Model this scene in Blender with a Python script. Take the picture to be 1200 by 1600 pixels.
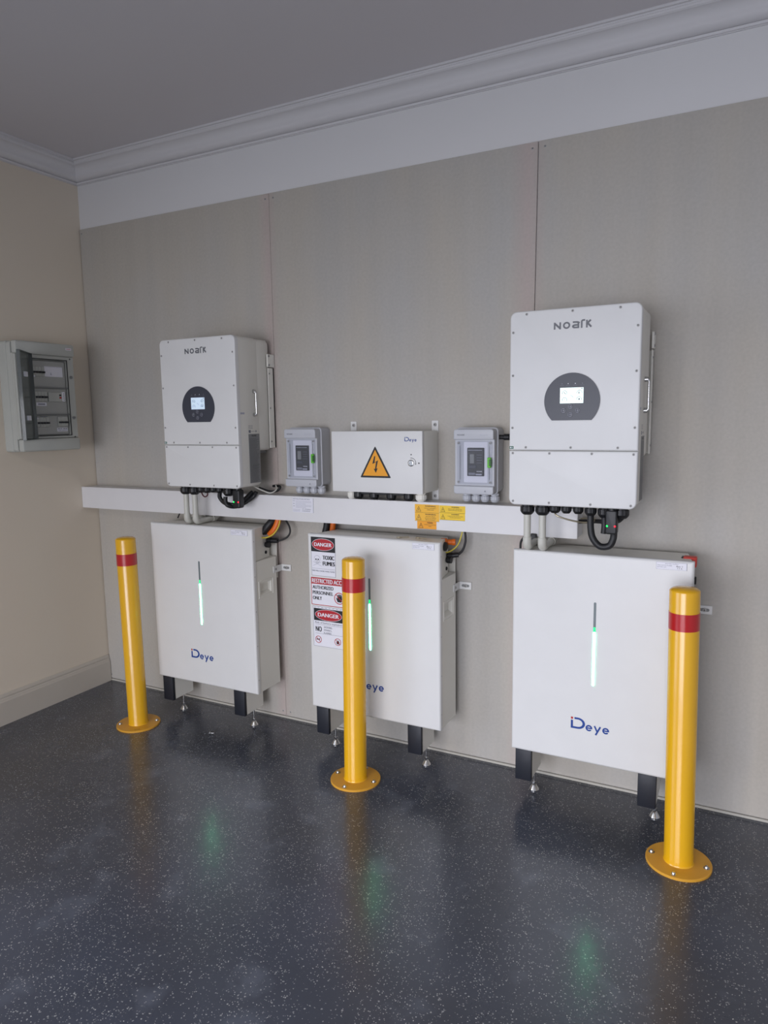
import bpy, bmesh, math, random
from mathutils import Vector, Matrix
random.seed(7)
PI = math.pi
for o in list(bpy.data.objects): bpy.data.objects.remove(o)
SC = bpy.context.scene; COL = SC.collection

# ------------------------------------------------------------------ camera
cam = bpy.data.cameras.new('camera'); co = bpy.data.objects.new('camera', cam); COL.objects.link(co)
yaw, pitch, roll = -0.475793, -0.133489, -0.014953
f_ = Vector((math.sin(yaw)*math.cos(pitch), math.cos(yaw)*math.cos(pitch), math.sin(pitch)))
r_ = f_.cross(Vector((0, 0, 1))).normalized(); u_ = r_.cross(f_)
r2 = math.cos(roll)*r_ + math.sin(roll)*u_; u2 = -math.sin(roll)*r_ + math.cos(roll)*u_
co.matrix_world = Matrix(((r2.x, u2.x, -f_.x, 3.1183), (r2.y, u2.y, -f_.y, -2.6653), (r2.z, u2.z, -f_.z, 1.4352), (0, 0, 0, 1)))
cam.sensor_fit = 'HORIZONTAL'; cam.sensor_width = 36; cam.lens = 1101.2/1200*36; cam.clip_start = .05
SC.camera = co

# ------------------------------------------------------------------ world, lights, exposure
w = bpy.data.worlds.new('world'); SC.world = w; w.use_nodes = True
w.node_tree.nodes['Background'].inputs[0].default_value = (.72, .83, 1, 1)
w.node_tree.nodes['Background'].inputs[1].default_value = .6
def area(name, loc, direction, sx, sy, power, color, spread=PI):
    l = bpy.data.lights.new(name, 'AREA'); l.shape = 'RECTANGLE'; l.size = sx; l.size_y = sy; l.energy = power; l.color = color; l.spread = spread
    o = bpy.data.objects.new(name, l); COL.objects.link(o); o.location = loc
    o.rotation_euler = Vector(direction).to_track_quat('-Z', 'Y').to_euler(); return o
R_ = math.radians
area('door_daylight', (-.25, -3.7, 1.10), (1, 0, -.38), 2.9, 2.0, 70, (.80, .85, 1.0), R_(130))          # open garage door in the left wall
area('rear_daylight', (2.4, -5.75, .95), (0, 1, -.52), 3.4, 1.7, 88, (.92, .92, 1.0), R_(100))          # second opening behind the camera
def lamp(name, loc, power, rad):
    l = bpy.data.lights.new(name, 'AREA'); l.shape = 'DISK'; l.size = rad*2; l.energy = power; l.color = (1, .90, .76)
    o = bpy.data.objects.new(name, l); COL.objects.link(o); o.location = loc; return o
lamp('ceiling_lamp', (1.78, -3.4, 2.68), 14, .07)
vs = SC.view_settings
vs.view_transform = 'Standard'; vs.look = 'None'; vs.gamma = 1; vs.use_curve_mapping = False; vs.exposure = 0.0

# ------------------------------------------------------------------ materials
MATS = {}
def s2l(c): return tuple((x/12.92 if x <= .04045 else ((x+.055)/1.055)**2.4) for x in c)
def mat(name, rgb, rough=.5, metal=0, bump=None, var=None, emit=None, coat=0):
    """rgb in 0..255 sRGB; bump=(scale,strength); var=(scale,amount)"""
    if name in MATS: return MATS[name]
    m = bpy.data.materials.new(name); m.use_nodes = True; nt = m.node_tree; b = nt.nodes['Principled BSDF']
    c = s2l([x/255 for x in rgb])
    b.inputs['Base Color'].default_value = (*c, 1); b.inputs['Roughness'].default_value = rough; b.inputs['Metallic'].default_value = metal
    if coat: b.inputs['Coat Weight'].default_value = coat; b.inputs['Coat Roughness'].default_value = .12
    tc = nt.nodes.new('ShaderNodeTexCoord')
    n = nt.nodes.new('ShaderNodeTexNoise'); nt.links.new(tc.outputs['Object'], n.inputs['Vector'])
    sc, am = var or (9, .035)
    n.inputs['Scale'].default_value = sc; n.inputs['Detail'].default_value = 4
    mx = nt.nodes.new('ShaderNodeMix'); mx.data_type = 'RGBA'
    mx.inputs[6].default_value = (*[x*(1-am) for x in c], 1); mx.inputs[7].default_value = (*[min(1, x*(1+am)) for x in c], 1)
    nt.links.new(n.outputs['Fac'], mx.inputs[0]); nt.links.new(mx.outputs[2], b.inputs['Base Color'])
    if bump:
        n2 = nt.nodes.new('ShaderNodeTexNoise'); n2.inputs['Scale'].default_value = bump[0]; n2.inputs['Detail'].default_value = 3
        nt.links.new(tc.outputs['Object'], n2.inputs['Vector'])
        bp = nt.nodes.new('ShaderNodeBump'); bp.inputs['Strength'].default_value = bump[1]; bp.inputs['Distance'].default_value = .002
        nt.links.new(n2.outputs['Fac'], bp.inputs['Height']); nt.links.new(bp.outputs['Normal'], b.inputs['Normal'])
    if emit:
        b.inputs['Emission Color'].default_value = (*s2l([x/255 for x in emit[0]]), 1); b.inputs['Emission Strength'].default_value = emit[1]
    MATS[name] = m; return m
def ramp(nt, fac, stops):
    r = nt.nodes.new('ShaderNodeValToRGB'); e = r.color_ramp.elements
    while len(e) < len(stops): e.new(.5)
    for k, (p, c) in enumerate(stops): e[k].position = p; e[k].color = (*c, 1)
    nt.links.new(fac, r.inputs[0]); return r
def mixc(nt, fac, a, b_):
    m = nt.nodes.new('ShaderNodeMix'); m.data_type = 'RGBA'
    for s, v in ((0, fac), (6, a), (7, b_)):
        if isinstance(v, bpy.types.NodeSocket): nt.links.new(v, m.inputs[s])
        else: m.inputs[s].default_value = v if s == 0 else (*v, 1)
    return m.outputs[2]
def board_mat():
    m = mat('fibre_cement_board', (182, 177, 170), .62, bump=(260, .10)); nt = m.node_tree; b = nt.nodes['Principled BSDF']
    g = nt.nodes.new('ShaderNodeNewGeometry'); mp = nt.nodes.new('ShaderNodeMapping'); mp.inputs['Scale'].default_value = (2.2, 1, .7)
    nt.links.new(g.outputs['Position'], mp.inputs['Vector'])
    n1 = nt.nodes.new('ShaderNodeTexNoise'); n1.inputs['Scale'].default_value = 1.6; n1.inputs['Detail'].default_value = 3; nt.links.new(mp.outputs[0], n1.inputs['Vector'])
    mp2 = nt.nodes.new('ShaderNodeMapping'); mp2.inputs['Scale'].default_value = (16, 1, .5); nt.links.new(g.outputs['Position'], mp2.inputs['Vector'])
    n2 = nt.nodes.new('ShaderNodeTexNoise'); n2.inputs['Scale'].default_value = 1; n2.inputs['Detail'].default_value = 5; nt.links.new(mp2.outputs[0], n2.inputs['Vector'])
    n3 = nt.nodes.new('ShaderNodeTexNoise'); n3.inputs['Scale'].default_value = 90; n3.inputs['Detail'].default_value = 4; nt.links.new(g.outputs['Position'], n3.inputs['Vector'])
    grey, warm, pink = (s2l([x/255 for x in c]) for c in ((180, 177, 172), (184, 178, 168), (188, 172, 167)))
    c = mixc(nt, ramp(nt, n1.outputs['Fac'], [(.35, (0, 0, 0)), (.6, (1, 1, 1))]).outputs[0], grey, warm)
    # pinkish dust along the joints between sheets
    sx = nt.nodes.new('ShaderNodeSeparateXYZ'); nt.links.new(g.outputs['Position'], sx.inputs[0])
    tot = None
    for xj, wd in ((1.185, .05), (2.36, .07)):
        a = nt.nodes.new('ShaderNodeMath'); a.operation = 'SUBTRACT'; nt.links.new(sx.outputs['X'], a.inputs[0]); a.inputs[1].default_value = xj
        b2 = nt.nodes.new('ShaderNodeMath'); b2.operation = 'ABSOLUTE'; nt.links.new(a.outputs[0], b2.inputs[0])
        c2 = nt.nodes.new('ShaderNodeMapRange'); nt.links.new(b2.outputs[0], c2.inputs[0]); c2.inputs[1].default_value = 0; c2.inputs[2].default_value = wd; c2.inputs[3].default_value = .75; c2.inputs[4].default_value = 0
        if tot is None: tot = c2.outputs[0]
        else:
            d = nt.nodes.new('ShaderNodeMath'); d.operation = 'ADD'; nt.links.new(tot, d.inputs[0]); nt.links.new(c2.outputs[0], d.inputs[1]); tot = d.outputs[0]
    c = mixc(nt, tot, c, pink)
    ov = nt.nodes.new('ShaderNodeMix'); ov.data_type = 'RGBA'; ov.blend_type = 'MULTIPLY'; ov.inputs[0].default_value = 1
    nt.links.new(c, ov.inputs[6])
    st = ramp(nt, n2.outputs['Fac'], [(.3, (.97, .97, .97)), (.7, (1.02, 1.02, 1.02))])
    fn = ramp(nt, n3.outputs['Fac'], [(.3, (.95, .95, .95)), (.7, (1.03, 1.03, 1.03))])
    q = nt.nodes.new('ShaderNodeMix'); q.data_type = 'RGBA'; q.blend_type = 'MULTIPLY'; q.inputs[0].default_value = 1
    nt.links.new(st.outputs[0], q.inputs[6]); nt.links.new(fn.outputs[0], q.inputs[7]); nt.links.new(q.outputs[2], ov.inputs[7])
    nt.links.new(ov.outputs[2], b.inputs['Base Color']); return m
def floor_mat():
    m = mat('epoxy_flake_floor', (62, 65, 74), .30); nt = m.node_tree; b = nt.nodes['Principled BSDF']
    g = nt.nodes.new('ShaderNodeNewGeometry'); pos = g.outputs['Position']
    def noise(s, d=4):
        n = nt.nodes.new('ShaderNodeTexNoise'); n.inputs['Scale'].default_value = s; n.inputs['Detail'].default_value = d; nt.links.new(pos, n.inputs['Vector']); return n.outputs['Fac']
    a, b_, sc = (s2l([x/255 for x in c]) for c in ((54, 57, 66), (68, 73, 86), (112, 117, 130)))
    base = mixc(nt, ramp(nt, noise(1.7, 5), [(.3, (0, 0, 0)), (.7, (1, 1, 1))]).outputs[0], a, b_)
    scuff = ramp(nt, noise(5.5, 9), [(.58, (0, 0, 0)), (.78, (.5, .5, .5))]).outputs[0]
    base = mixc(nt, scuff, base, sc)
    # warp the cells so that the flakes get ragged outlines
    wn = nt.nodes.new('ShaderNodeTexNoise'); wn.inputs['Scale'].default_value = 260; wn.inputs['Detail'].default_value = 2; nt.links.new(pos, wn.inputs['Vector'])
    wm = nt.nodes.new('ShaderNodeVectorMath'); wm.operation = 'SCALE'; wm.inputs['Scale'].default_value = .0055; nt.links.new(wn.outputs['Color'], wm.inputs[0])
    wa = nt.nodes.new('ShaderNodeVectorMath'); wa.operation = 'ADD'; nt.links.new(pos, wa.inputs[0]); nt.links.new(wm.outputs[0], wa.inputs[1])
    for scale, thr, dens in ((105, .125, .8), (60, .085, .75), (150, .15, .8), (190, .16, .7)):
        v = nt.nodes.new('ShaderNodeTexVoronoi'); v.inputs['Scale'].default_value = scale; nt.links.new(wa.outputs[0], v.inputs['Vector'])
        sep = nt.nodes.new('ShaderNodeSeparateColor'); nt.links.new(v.outputs['Color'], sep.inputs[0])
        d = nt.nodes.new('ShaderNodeMath'); d.operation = 'LESS_THAN'; nt.links.new(v.outputs['Distance'], d.inputs[0])
        # flake size differs from cell to cell
        th = nt.nodes.new('ShaderNodeMath'); th.operation = 'MULTIPLY'; nt.links.new(sep.outputs[1], th.inputs[0]); th.inputs[1].default_value = thr*2.2; nt.links.new(th.outputs[0], d.inputs[1])
        # only some cells hold a flake, more where the broadcast was dense
        dn = nt.nodes.new('ShaderNodeMapRange'); nt.links.new(noise(2.3+scale*.01, 3), dn.inputs[0]); dn.inputs[1].default_value = .3; dn.inputs[2].default_value = .75; dn.inputs[3].default_value = .10; dn.inputs[4].default_value = dens
        e = nt.nodes.new('ShaderNodeMath'); e.operation = 'LESS_THAN'; nt.links.new(sep.outputs[0], e.inputs[0]); nt.links.new(dn.outputs[0], e.inputs[1])
        k = nt.nodes.new('ShaderNodeMath'); k.operation = 'MULTIPLY'; nt.links.new(d.outputs[0], k.inputs[0]); nt.links.new(e.outputs[0], k.inputs[1])
        fl = ramp(nt, sep.outputs[2], [(0, (.15, .155, .17)), (.55, (.34, .34, .34)), (1, (.80, .79, .74))]).outputs[0]
        base = mixc(nt, k.outputs[0], base, fl)
    nt.links.new(base, b.inputs['Base Color'])
    b.inputs['Coat Weight'].default_value = .35; b.inputs['Coat Roughness'].default_value = .20
    rr = ramp(nt, noise(3.1, 6), [(.3, (.17, .17, .17)), (.75, (.34, .34, .34))]); nt.links.new(rr.outputs[0], b.inputs['Roughness'])
    bp = nt.nodes.new('ShaderNodeBump'); bp.inputs['Strength'].default_value = .12; bp.inputs['Distance'].default_value = .003
    nt.links.new(noise(70, 3), bp.inputs['Height']); nt.links.new(bp.outputs['Normal'], b.inputs['Normal']); return m
def smoked(name, col, mixf=.5, rough=.08):
    m = bpy.data.materials.new(name); m.use_nodes = True; nt = m.node_tree; out = nt.nodes['Material Output']; nt.nodes.remove(nt.nodes['Principled BSDF'])
    t = nt.nodes.new('ShaderNodeBsdfTransparent'); t.inputs[0].default_value = (*col, 1)
    gl = nt.nodes.new('ShaderNodeBsdfPrincipled'); gl.inputs['Base Color'].default_value = (*[c*.5 for c in col], 1); gl.inputs['Roughness'].default_value = rough
    mx = nt.nodes.new('ShaderNodeMixShader'); mx.inputs[0].default_value = mixf
    nt.links.new(t.outputs[0], mx.inputs[1]); nt.links.new(gl.outputs[0], mx.inputs[2]); nt.links.new(mx.outputs[0], out.inputs[0]); MATS[name] = m; return m
BOARD = board_mat(); FLOOR = floor_mat()
WALLP = mat('left_wall_paint', (224, 213, 196), .75, bump=(120, .05), var=(1.3, .04))
FRIEZE = mat('back_wall_paint', (222, 221, 221), .8, var=(1.3, .03))
CEIL = mat('ceiling_paint', (212, 208, 210), .85, var=(1, .02))
CORN = mat('cornice_plaster', (218, 216, 217), .6, var=(2, .03))
BASEB = mat('baseboard_paint', (196, 189, 178), .55)
SEAL = mat('grey_sealant_strip', (186, 182, 172), .6)
WHITE = mat('white_powder_coat', (222, 222, 221), .42, bump=(900, .03))
OFFW = mat('cream_powder_coat', (233, 231, 223), .45, bump=(900, .03))
TRUNK = mat('white_pvc_trunking', (222, 221, 222), .38)
DARKG = mat('charcoal_plastic', (60, 63, 74), .38)
BLACK = mat('black_plastic', (22, 23, 26), .45)
BLACKC = mat('black_foot_cap', (30, 33, 42), .5)
RUBBER = mat('black_cable_rubber', (26, 27, 30), .5)
STEEL = mat('stainless_steel', (200, 200, 200), .22, 1)
SCREWM = mat('zinc_screw', (168, 167, 166), .45, .4)
DARKSC = mat('dark_screw_recess', (70, 68, 66), .5)
GREYP = mat('light_grey_polycarbonate', (188, 190, 196), .4)
GREYC = mat('grey_pvc_conduit', (196, 195, 186), .4)
GREYB = mat('grey_board_plastic', (184, 186, 180), .45)
GREYD = mat('mid_grey_plastic', (128, 130, 130), .5)
YEL = mat('safety_yellow_enamel', (228, 172, 16), .26, coat=.3, var=(5, .05))
YELP = mat('yellow_plate_enamel', (216, 158, 52), .42, var=(14, .06))
RED = mat('red_reflective_band', (178, 18, 24), .3, coat=.3)
REDP = mat('red_print', (176, 32, 42), .45)
BLKP = mat('black_print', (18, 18, 22), .5)
WHP = mat('white_print', (228, 228, 236), .45)
GRYP = mat('grey_print', (120, 122, 134), .5)
LGRP = mat('pale_grey_print', (176, 177, 190), .5)
LOGOG = mat('grey_logo_print', (104, 106, 112), .4)
BLUE = mat('blue_logo_print', (20, 62, 140), .4)
ORG = mat('amber_sign_print', (238, 160, 12), .45)
YLB = mat('yellow_label_print', (240, 200, 40), .5)
YLO = mat('orange_label_print', (240, 182, 46), .5)
GRN = mat('green_plastic', (96, 190, 40), .4)
GRNS = mat('green_sticker', (16, 96, 62), .5)
SILV = mat('silver_rating_label', (146, 147, 148), .4, .3)
SILD = mat('rating_label_print', (104, 106, 108), .5)
ORAN = mat('orange_cable_sheath', (224, 108, 26), .45)
REDC = mat('red_connector', (206, 50, 34), .45)
YG = mat('earth_wire_yellow', (206, 190, 70), .45)
LEDG = mat('green_status_light', (150, 250, 205), .4, emit=((110, 255, 185), 15))
LEDD = mat('unlit_light_bar', (92, 104, 108), .3)
LEDT = mat('green_light_tip', (30, 200, 120), .4, emit=((0, 235, 110), 1.6))
LGR = mat('green_indicator', (20, 200, 70), .4, emit=((10, 255, 80), 4))
LRD = mat('red_indicator', (200, 30, 40), .4, emit=((255, 20, 40), 3))
SCRN = mat('lit_display', (226, 244, 240), .3, emit=((222, 248, 240), .75))
SCRI = mat('lit_display_dim', (200, 216, 232), .3, emit=((190, 212, 232), .5))
GLYPH = mat('display_symbol', (130, 146, 150), .4)
BRK = mat('breaker_black', (36, 38, 44), .4)
KEYM = mat('nickel_key', (206, 196, 170), .3, .8)
SMOKE = smoked('smoked_door', (.58, .61, .60), .42)
CLEAR = smoked('clear_window', (.93, .94, .97), .10, .05)

# ------------------------------------------------------------------ mesh helpers
def link(name, bm, m, parent=None, sharp=35, label=None, **kw):
    me = bpy.data.meshes.new(name)
    bmesh.ops.remove_doubles(bm, verts=bm.verts, dist=1e-6); bmesh.ops.recalc_face_normals(bm, faces=bm.faces)
    bm.to_mesh(me); bm.free()
    for q in (m if isinstance(m, (list, tuple)) else [m]): me.materials.append(q)
    for p in me.polygons: p.use_smooth = True
    me.set_sharp_from_angle(angle=math.radians(sharp))
    return linkme(name, me, parent, label, **kw)
def linkme(name, me, parent=None, label=None, **kw):
    o = bpy.data.objects.new(name, me); COL.objects.link(o)
    if parent is not None: o.parent = parent
    if label: o['label'] = label
    for k, v in kw.items(): o[k] = v
    return o
def thing(name, label, cat, loc, group=None, rz=0):
    o = bpy.data.objects.new(name, None); COL.objects.link(o); o.location = loc; o.rotation_euler = (0, 0, rz); o.empty_display_size = .05
    o['label'] = label; o['category'] = cat
    if group: o['group'] = group
    return o
def tag(o, label, cat, group=None):
    o['label'] = label; o['category'] = cat
    if group: o['group'] = group
    return o
def B(): return bmesh.new()
def loft(bm, loops, closed=True, cap0=True, cap1=True, mi=0):
    rows = [[bm.verts.new(p) for p in L] for L in loops]; n = len(rows[0])
    for a, b in zip(rows, rows[1:]):
        for i in range(n if closed else n-1):
            f = bm.faces.new((a[i], a[(i+1) % n], b[(i+1) % n], b[i])); f.material_index = mi
    if cap0: bm.faces.new(rows[0]).material_index = mi
    if cap1: bm.faces.new(rows[-1][::-1]).material_index = mi
    return bm
def box(bm, x0, x1, y0, y1, z0, z1, bev=0, seg=2, mi=0):
    t = bmesh.new()
    loft(t, [[(x0, y0, z), (x1, y0, z), (x1, y1, z), (x0, y1, z)] for z in (z0, z1)])
    bmesh.ops.recalc_face_normals(t, faces=t.faces)
    if bev: bmesh.ops.bevel(t, geom=t.edges[:], offset=bev, segments=seg, affect='EDGES', profile=.5)
    me = bpy.data.meshes.new('t'); t.to_mesh(me); t.free(); k = len(bm.faces); bm.from_mesh(me); bpy.data.meshes.remove(me)
    bm.faces.ensure_lookup_table()
    for f in bm.faces[k:]: f.material_index = mi
    return bm
def rr(x0, x1, z0, z1, R, seg=6):
    """rounded rectangle outline; R a number or 4 radii (bl, br, tr, tl)"""
    if not isinstance(R, (list, tuple)): R = [R]*4
    pts = []
    for (cx, cz, a0), r in zip(((x0, z0, PI), (x1, z0, 1.5*PI), (x1, z1, 0), (x0, z1, .5*PI)), R):
        sx = 1 if cx == x0 else -1; sz = 1 if cz == z0 else -1
        r_ = max(r, 1e-5)
        for k in range(seg+1):
            a = a0+k/seg*PI/2; pts.append((cx+sx*r_+r_*math.cos(a), cz+sz*r_+r_*math.sin(a)))
    return pts
def slab(bm, x0, x1, z0, z1, y0, y1, R=.01, e=.003, eb=0, seg=6, mi=0, ax='y'):
    """rounded slab standing in the xz plane, front at y0 with edge radius e, back at y1"""
    def Rm(d): return [max(q-d, 0) for q in (R if isinstance(R, (list, tuple)) else [R]*4)]
    L = []
    for t in (0, .3, .6, .85, 1) if e else (1,):
        d = e*(1-math.sin(t*PI/2)); y = y0+e*(1-math.cos(t*PI/2)) if e else y0
        L.append((d, y))
    L.append((0, y1-eb))
    if eb: L += [(eb*.3, y1-eb*.3), (eb, y1)]
    fn = {'y': lambda u, v, y: (u, y, v), 'x': lambda u, v, y: (y, u, v)}[ax]
    loops = [[fn(u, v, y) for u, v in rr(x0+d, x1-d, z0+d, z1-d, Rm(d), seg)] for d, y in L]
    return loft(bm, loops, mi=mi)
def poly(bm, pts, y0, y1, mi=0, fn=lambda u, v, y: (u, y, v)):
    return loft(bm, [[fn(u, v, y) for u, v in pts] for y in (y0, y1)], mi=mi)
def cyl(bm, p0, p1, r0, r1=None, n=20, mi=0, cap=True):
    p0, p1 = Vector(p0), Vector(p1); r1 = r0 if r1 is None else r1
    d = (p1-p0).normalized(); a = d.orthogonal().normalized(); b = d.cross(a)
    L = [[p+(a*math.cos(2*PI*k/n)+b*math.sin(2*PI*k/n))*r for k in range(n)] for p, r in ((p0, r0), (p1, r1))]
    return loft(bm, L, cap0=cap, cap1=cap, mi=mi)
def lathe(bm, prof, c=(0, 0, 0), d=(0, 0, 1), n=28, mi=0, rib=0):
    c = Vector(c); d = Vector(d).normalized(); a = d.orthogonal().normalized(); b = d.cross(a)
    L = [[c+d*h+(a*math.cos(2*PI*k/n)+b*math.sin(2*PI*k/n))*max(r*(1-(rib if k % 2 else 0)), 1e-5) for k in range(n)] for r, h in prof]
    return loft(bm, L, mi=mi)
def smooth(pts, sub=6):
    P = [Vector(p) for p in pts]; out = []
    for i in range(len(P)-1):
        p0 = P[max(i-1, 0)]; p1 = P[i]; p2 = P[i+1]; p3 = P[min(i+2, len(P)-1)]
        for k in range(sub):
            t = k/sub; out.append(.5*((2*p1)+(p2-p0)*t+(2*p0-5*p1+4*p2-p3)*t*t+(3*p1-p0-3*p2+p3)*t**3))
    return out+[P[-1]]
def tube(bm, pts, r, n=10, sub=6, mi=0, flat=1):
    P = smooth(pts, sub) if sub else [Vector(p) for p in pts]
    nrm = None; L = []
    for i, p in enumerate(P):
        d = (P[min(i+1, len(P)-1)]-P[max(i-1, 0)]).normalized()
        nrm = d.orthogonal().normalized() if nrm is None else (nrm-d*nrm.dot(d)).normalized()
        b = d.cross(nrm); L.append([p+(nrm*math.cos(2*PI*k/n)*flat+b*math.sin(2*PI*k/n))*r for k in range(n)])
    return loft(bm, L, mi=mi)
def screw_bm(bm, c, d, r=.004, h=.0022, mi=0, mj=1):
    """pan head with a dark drive recess"""
    lathe(bm, [(r, 0), (r, h*.4), (r*.75, h*.9), (r*.45, h)], c, d, 12, mi)
    lathe(bm, [(r*.42, h), (r*.42, h+.0003)], c, d, 6, mj)
SCREW_CACHE = {}
def screw(parent, c, d, r=.004, h=.0022, name='screw', label=None):
    k = (r, h)
    if k not in SCREW_CACHE:
        bm = B(); screw_bm(bm, (0, 0, 0), (0, 0, 1), r, h); o = link(name, bm, [SCREWM, DARKSC], parent); SCREW_CACHE[k] = o.data
    else: o = linkme(name, SCREW_CACHE[k], parent)
    o.location = c; o.rotation_euler = Vector(d).to_track_quat('Z', 'Y').to_euler()
    if label: o['label'] = label
    return o

# flat print: every sign / label / logo is one mesh built of coloured shapes on its sheet
TXT = {}
def text_geo(s, bold):
    k = (s, bold)
    if k in TXT: return TXT[k]
    cu = bpy.data.curves.new('t', 'FONT'); cu.body = s; cu.size = 1; cu.offset = bold; cu.resolution_u = 3
    o = bpy.data.objects.new('t', cu); COL.objects.link(o); bpy.context.view_layer.update()
    me = bpy.data.meshes.new_from_object(o.evaluated_get(bpy.context.evaluated_depsgraph_get()))
    V = [(v.co.x, v.co.y) for v in me.vertices]; F = [tuple(p.vertices) for p in me.polygons]
    bpy.data.objects.remove(o); bpy.data.meshes.remove(me); bpy.data.curves.remove(cu)
    xs = [v[0] for v in V]; ys = [v[1] for v in V]
    TXT[k] = (V, F, min(xs), max(xs), min(ys), max(ys)); return TXT[k]
class Print:
    def __init__(s, fn, thick=.0006, step=.00035): s.fn = fn; s.V = []; s.F = []; s.M = []; s.mats = []; s.t = thick; s.step = step; s.n = 0
    def _add(s, V, F, m, lay):
        if m not in s.mats: s.mats.append(m)
        k = len(s.V); s.n += 1; d = s.t+lay*s.step+s.n*2.5e-6
        s.V += [s.fn(u, v, d) for u, v in V]
        for f in F: s.F.append(tuple(i+k for i in f)); s.M.append(s.mats.index(m))
    def poly(s, P, m, lay=1): s._add(P, [tuple(range(len(P)))], m, lay)
    def rect(s, x0, x1, z0, z1, m, lay=0, R=0): s.poly(rr(x0, x1, z0, z1, R, 4) if R else [(x0, z0), (x1, z0), (x1, z1), (x0, z1)], m, lay)
    def sheet(s, x0, x1, z0, z1, m, R=0):
        """the backing sheet, with thickness"""
        P = rr(x0, x1, z0, z1, R, 4) if R else [(x0, z0), (x1, z0), (x1, z1), (x0, z1)]
        if m not in s.mats: s.mats.append(m)
        n = len(P); k = len(s.V); s.V += [s.fn(u, v, 0) for u, v in P]+[s.fn(u, v, s.t) for u, v in P]
        s.F.append(tuple(range(k+n, k+2*n))); s.F += [(k+i, k+(i+1) % n, k+n+(i+1) % n, k+n+i) for i in range(n)]; s.M += [s.mats.index(m)]*(n+1)
    def ell(s, cx, cz, rx, rz, m, lay=1, n=28): s.poly([(cx+rx*math.cos(2*PI*k/n), cz+rz*math.sin(2*PI*k/n)) for k in range(n)], m, lay)
    def arc(s, cx, cz, r, wd, a0, a1, m, lay=1, n=20, sx=1):
        V = []; 
        for k in range(n+1):
            a = a0+(a1-a0)*k/n; V += [(cx+sx*(r-wd/2)*math.cos(a), cz+(r-wd/2)*math.sin(a)), (cx+sx*(r+wd/2)*math.cos(a), cz+(r+wd/2)*math.sin(a))]
        s._add(V, [(2*k, 2*k+1, 2*k+3, 2*k+2) for k in range(n)], m, lay)
    def line(s, a, b, wd, m, lay=1):
        d = Vector((b[0]-a[0], b[1]-a[1])); q = Vector((-d.y, d.x)).normalized()*wd/2
        s.poly([(a[0]-q.x, a[1]-q.y), (b[0]-q.x, b[1]-q.y), (b[0]+q.x, b[1]+q.y), (a[0]+q.x, a[1]+q.y)], m, lay)
    def text(s, t, x, z, h, m, wd=None, lay=2, bold=.01, al='L', fit=False):
        V, F, x0, x1, y0, y1 = text_geo(t, 0)
        ch = text_geo('H', 0); sc = h/(ch[5]-ch[4]); sx = wd/(x1-x0) if wd else sc
        if fit and sx > sc: sx = sc
        W = (x1-x0)*sx; ox = {'L': 0, 'C': -W/2, 'R': -W}[al]
        for q in ((-1, 0, 1) if bold > 0 else (0,)):
            s._add([(x+ox+(a-x0)*sx+q*bold*h*2, z+b*sc) for a, b in V], F, m, lay)
    def done(s, name, parent=None, label=None):
        me = bpy.data.meshes.new(name); me.from_pydata(s.V, [], s.F); me.update()
        for m in s.mats: me.materials.append(m)
        for p, i in zip(me.polygons, s.M): p.material_index = i
        return linkme(name, me, parent, label)
def front(Y): return lambda u, v, d: (u, Y-d, v)          # sheet facing -y
def side(X): return lambda u, v, d: (X+d, u, v)           # sheet facing +x, u = y
def scribble(P, x0, x1, z, h, m, lay=2):
    """a line of print too small to read"""
    x = x0
    while x < x1-h*.6:
        wd = random.uniform(.7, 3)*h; P.rect(x, min(x+wd, x1), z, z+h, m, lay); x += wd+h*.5

# ------------------------------------------------------------------ the room
def struct(name, bm, m, parent=None, **kw):
    o = link(name, bm, m, parent, **kw)
    if parent is None: o['kind'] = 'structure'
    return o
HC = 2.720; RX = 4.9; RY = -5.6
bm = B(); box(bm, -.12, RX+.12, RY-.12, .13, -.1, 0); struct('floor', bm, FLOOR)
bm = B(); box(bm, -.12, RX+.12, RY-.12, .13, HC, HC+.1); struct('ceiling', bm, CEIL)
bm = B(); box(bm, -.12, RX+.12, .009, .12, 0, HC); WB = struct('wall_back', bm, FRIEZE)
bm = B(); box(bm, -.12, 0, -2.15, .009, 0, HC); box(bm, -.12, 0, -5.25, -2.15, 2.3, HC); box(bm, -.12, 0, RY, -5.25, 0, HC); struct('wall_left', bm, WALLP)
bm = B(); box(bm, RX, RX+.12, RY, .009, 0, HC); struct('wall_right', bm, FRIEZE)
bm = B(); box(bm, -.12, .1, RY-.12, RY, 0, HC); box(bm, 3.8, RX+.12, RY-.12, RY, 0, HC); box(bm, .1, 3.8, RY-.12, RY, 2.3, HC); struct('wall_rear', bm, WALLP)

# fibre cement sheets screwed to the back wall
HB = 2.416
def panel(x0b, x0t, x1b, x1t):
    bm = B(); zb = .014
    loft(bm, [[(x0b, y, zb), (x1b, y, zb), (x1t, y, HB), (x0t, y, HB)] for y in (0, .009)])
    bmesh.ops.recalc_face_normals(bm, faces=bm.faces)
    bmesh.ops.bevel(bm, geom=bm.edges[:], offset=.0008, segments=1, affect='EDGES')
    p = link('panel', bm, BOARD, WB, 20)
    return p
p1 = panel(.006, .004, 1.1965, 1.199); p2 = panel(1.1975, 1.2, 2.369, 2.394); p3 = panel(2.3715, 2.3975, 3.57, 3.594); p4 = panel(3.573, 3.597, 4.79, 4.79)
for p, xs in ((p1, (.018, 1.18)), (p2, (1.222, 2.374)), (p3, (2.42, 3.57))):
    for x in xs:
        for z in (2.394, .035):
            screw(p, (x-(.02 if x > 2.3 and z < 1 else 0), 0.0005, z), (0, -1, 0), .0048, .0015, label='countersunk board screw' if 0 else None)
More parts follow.
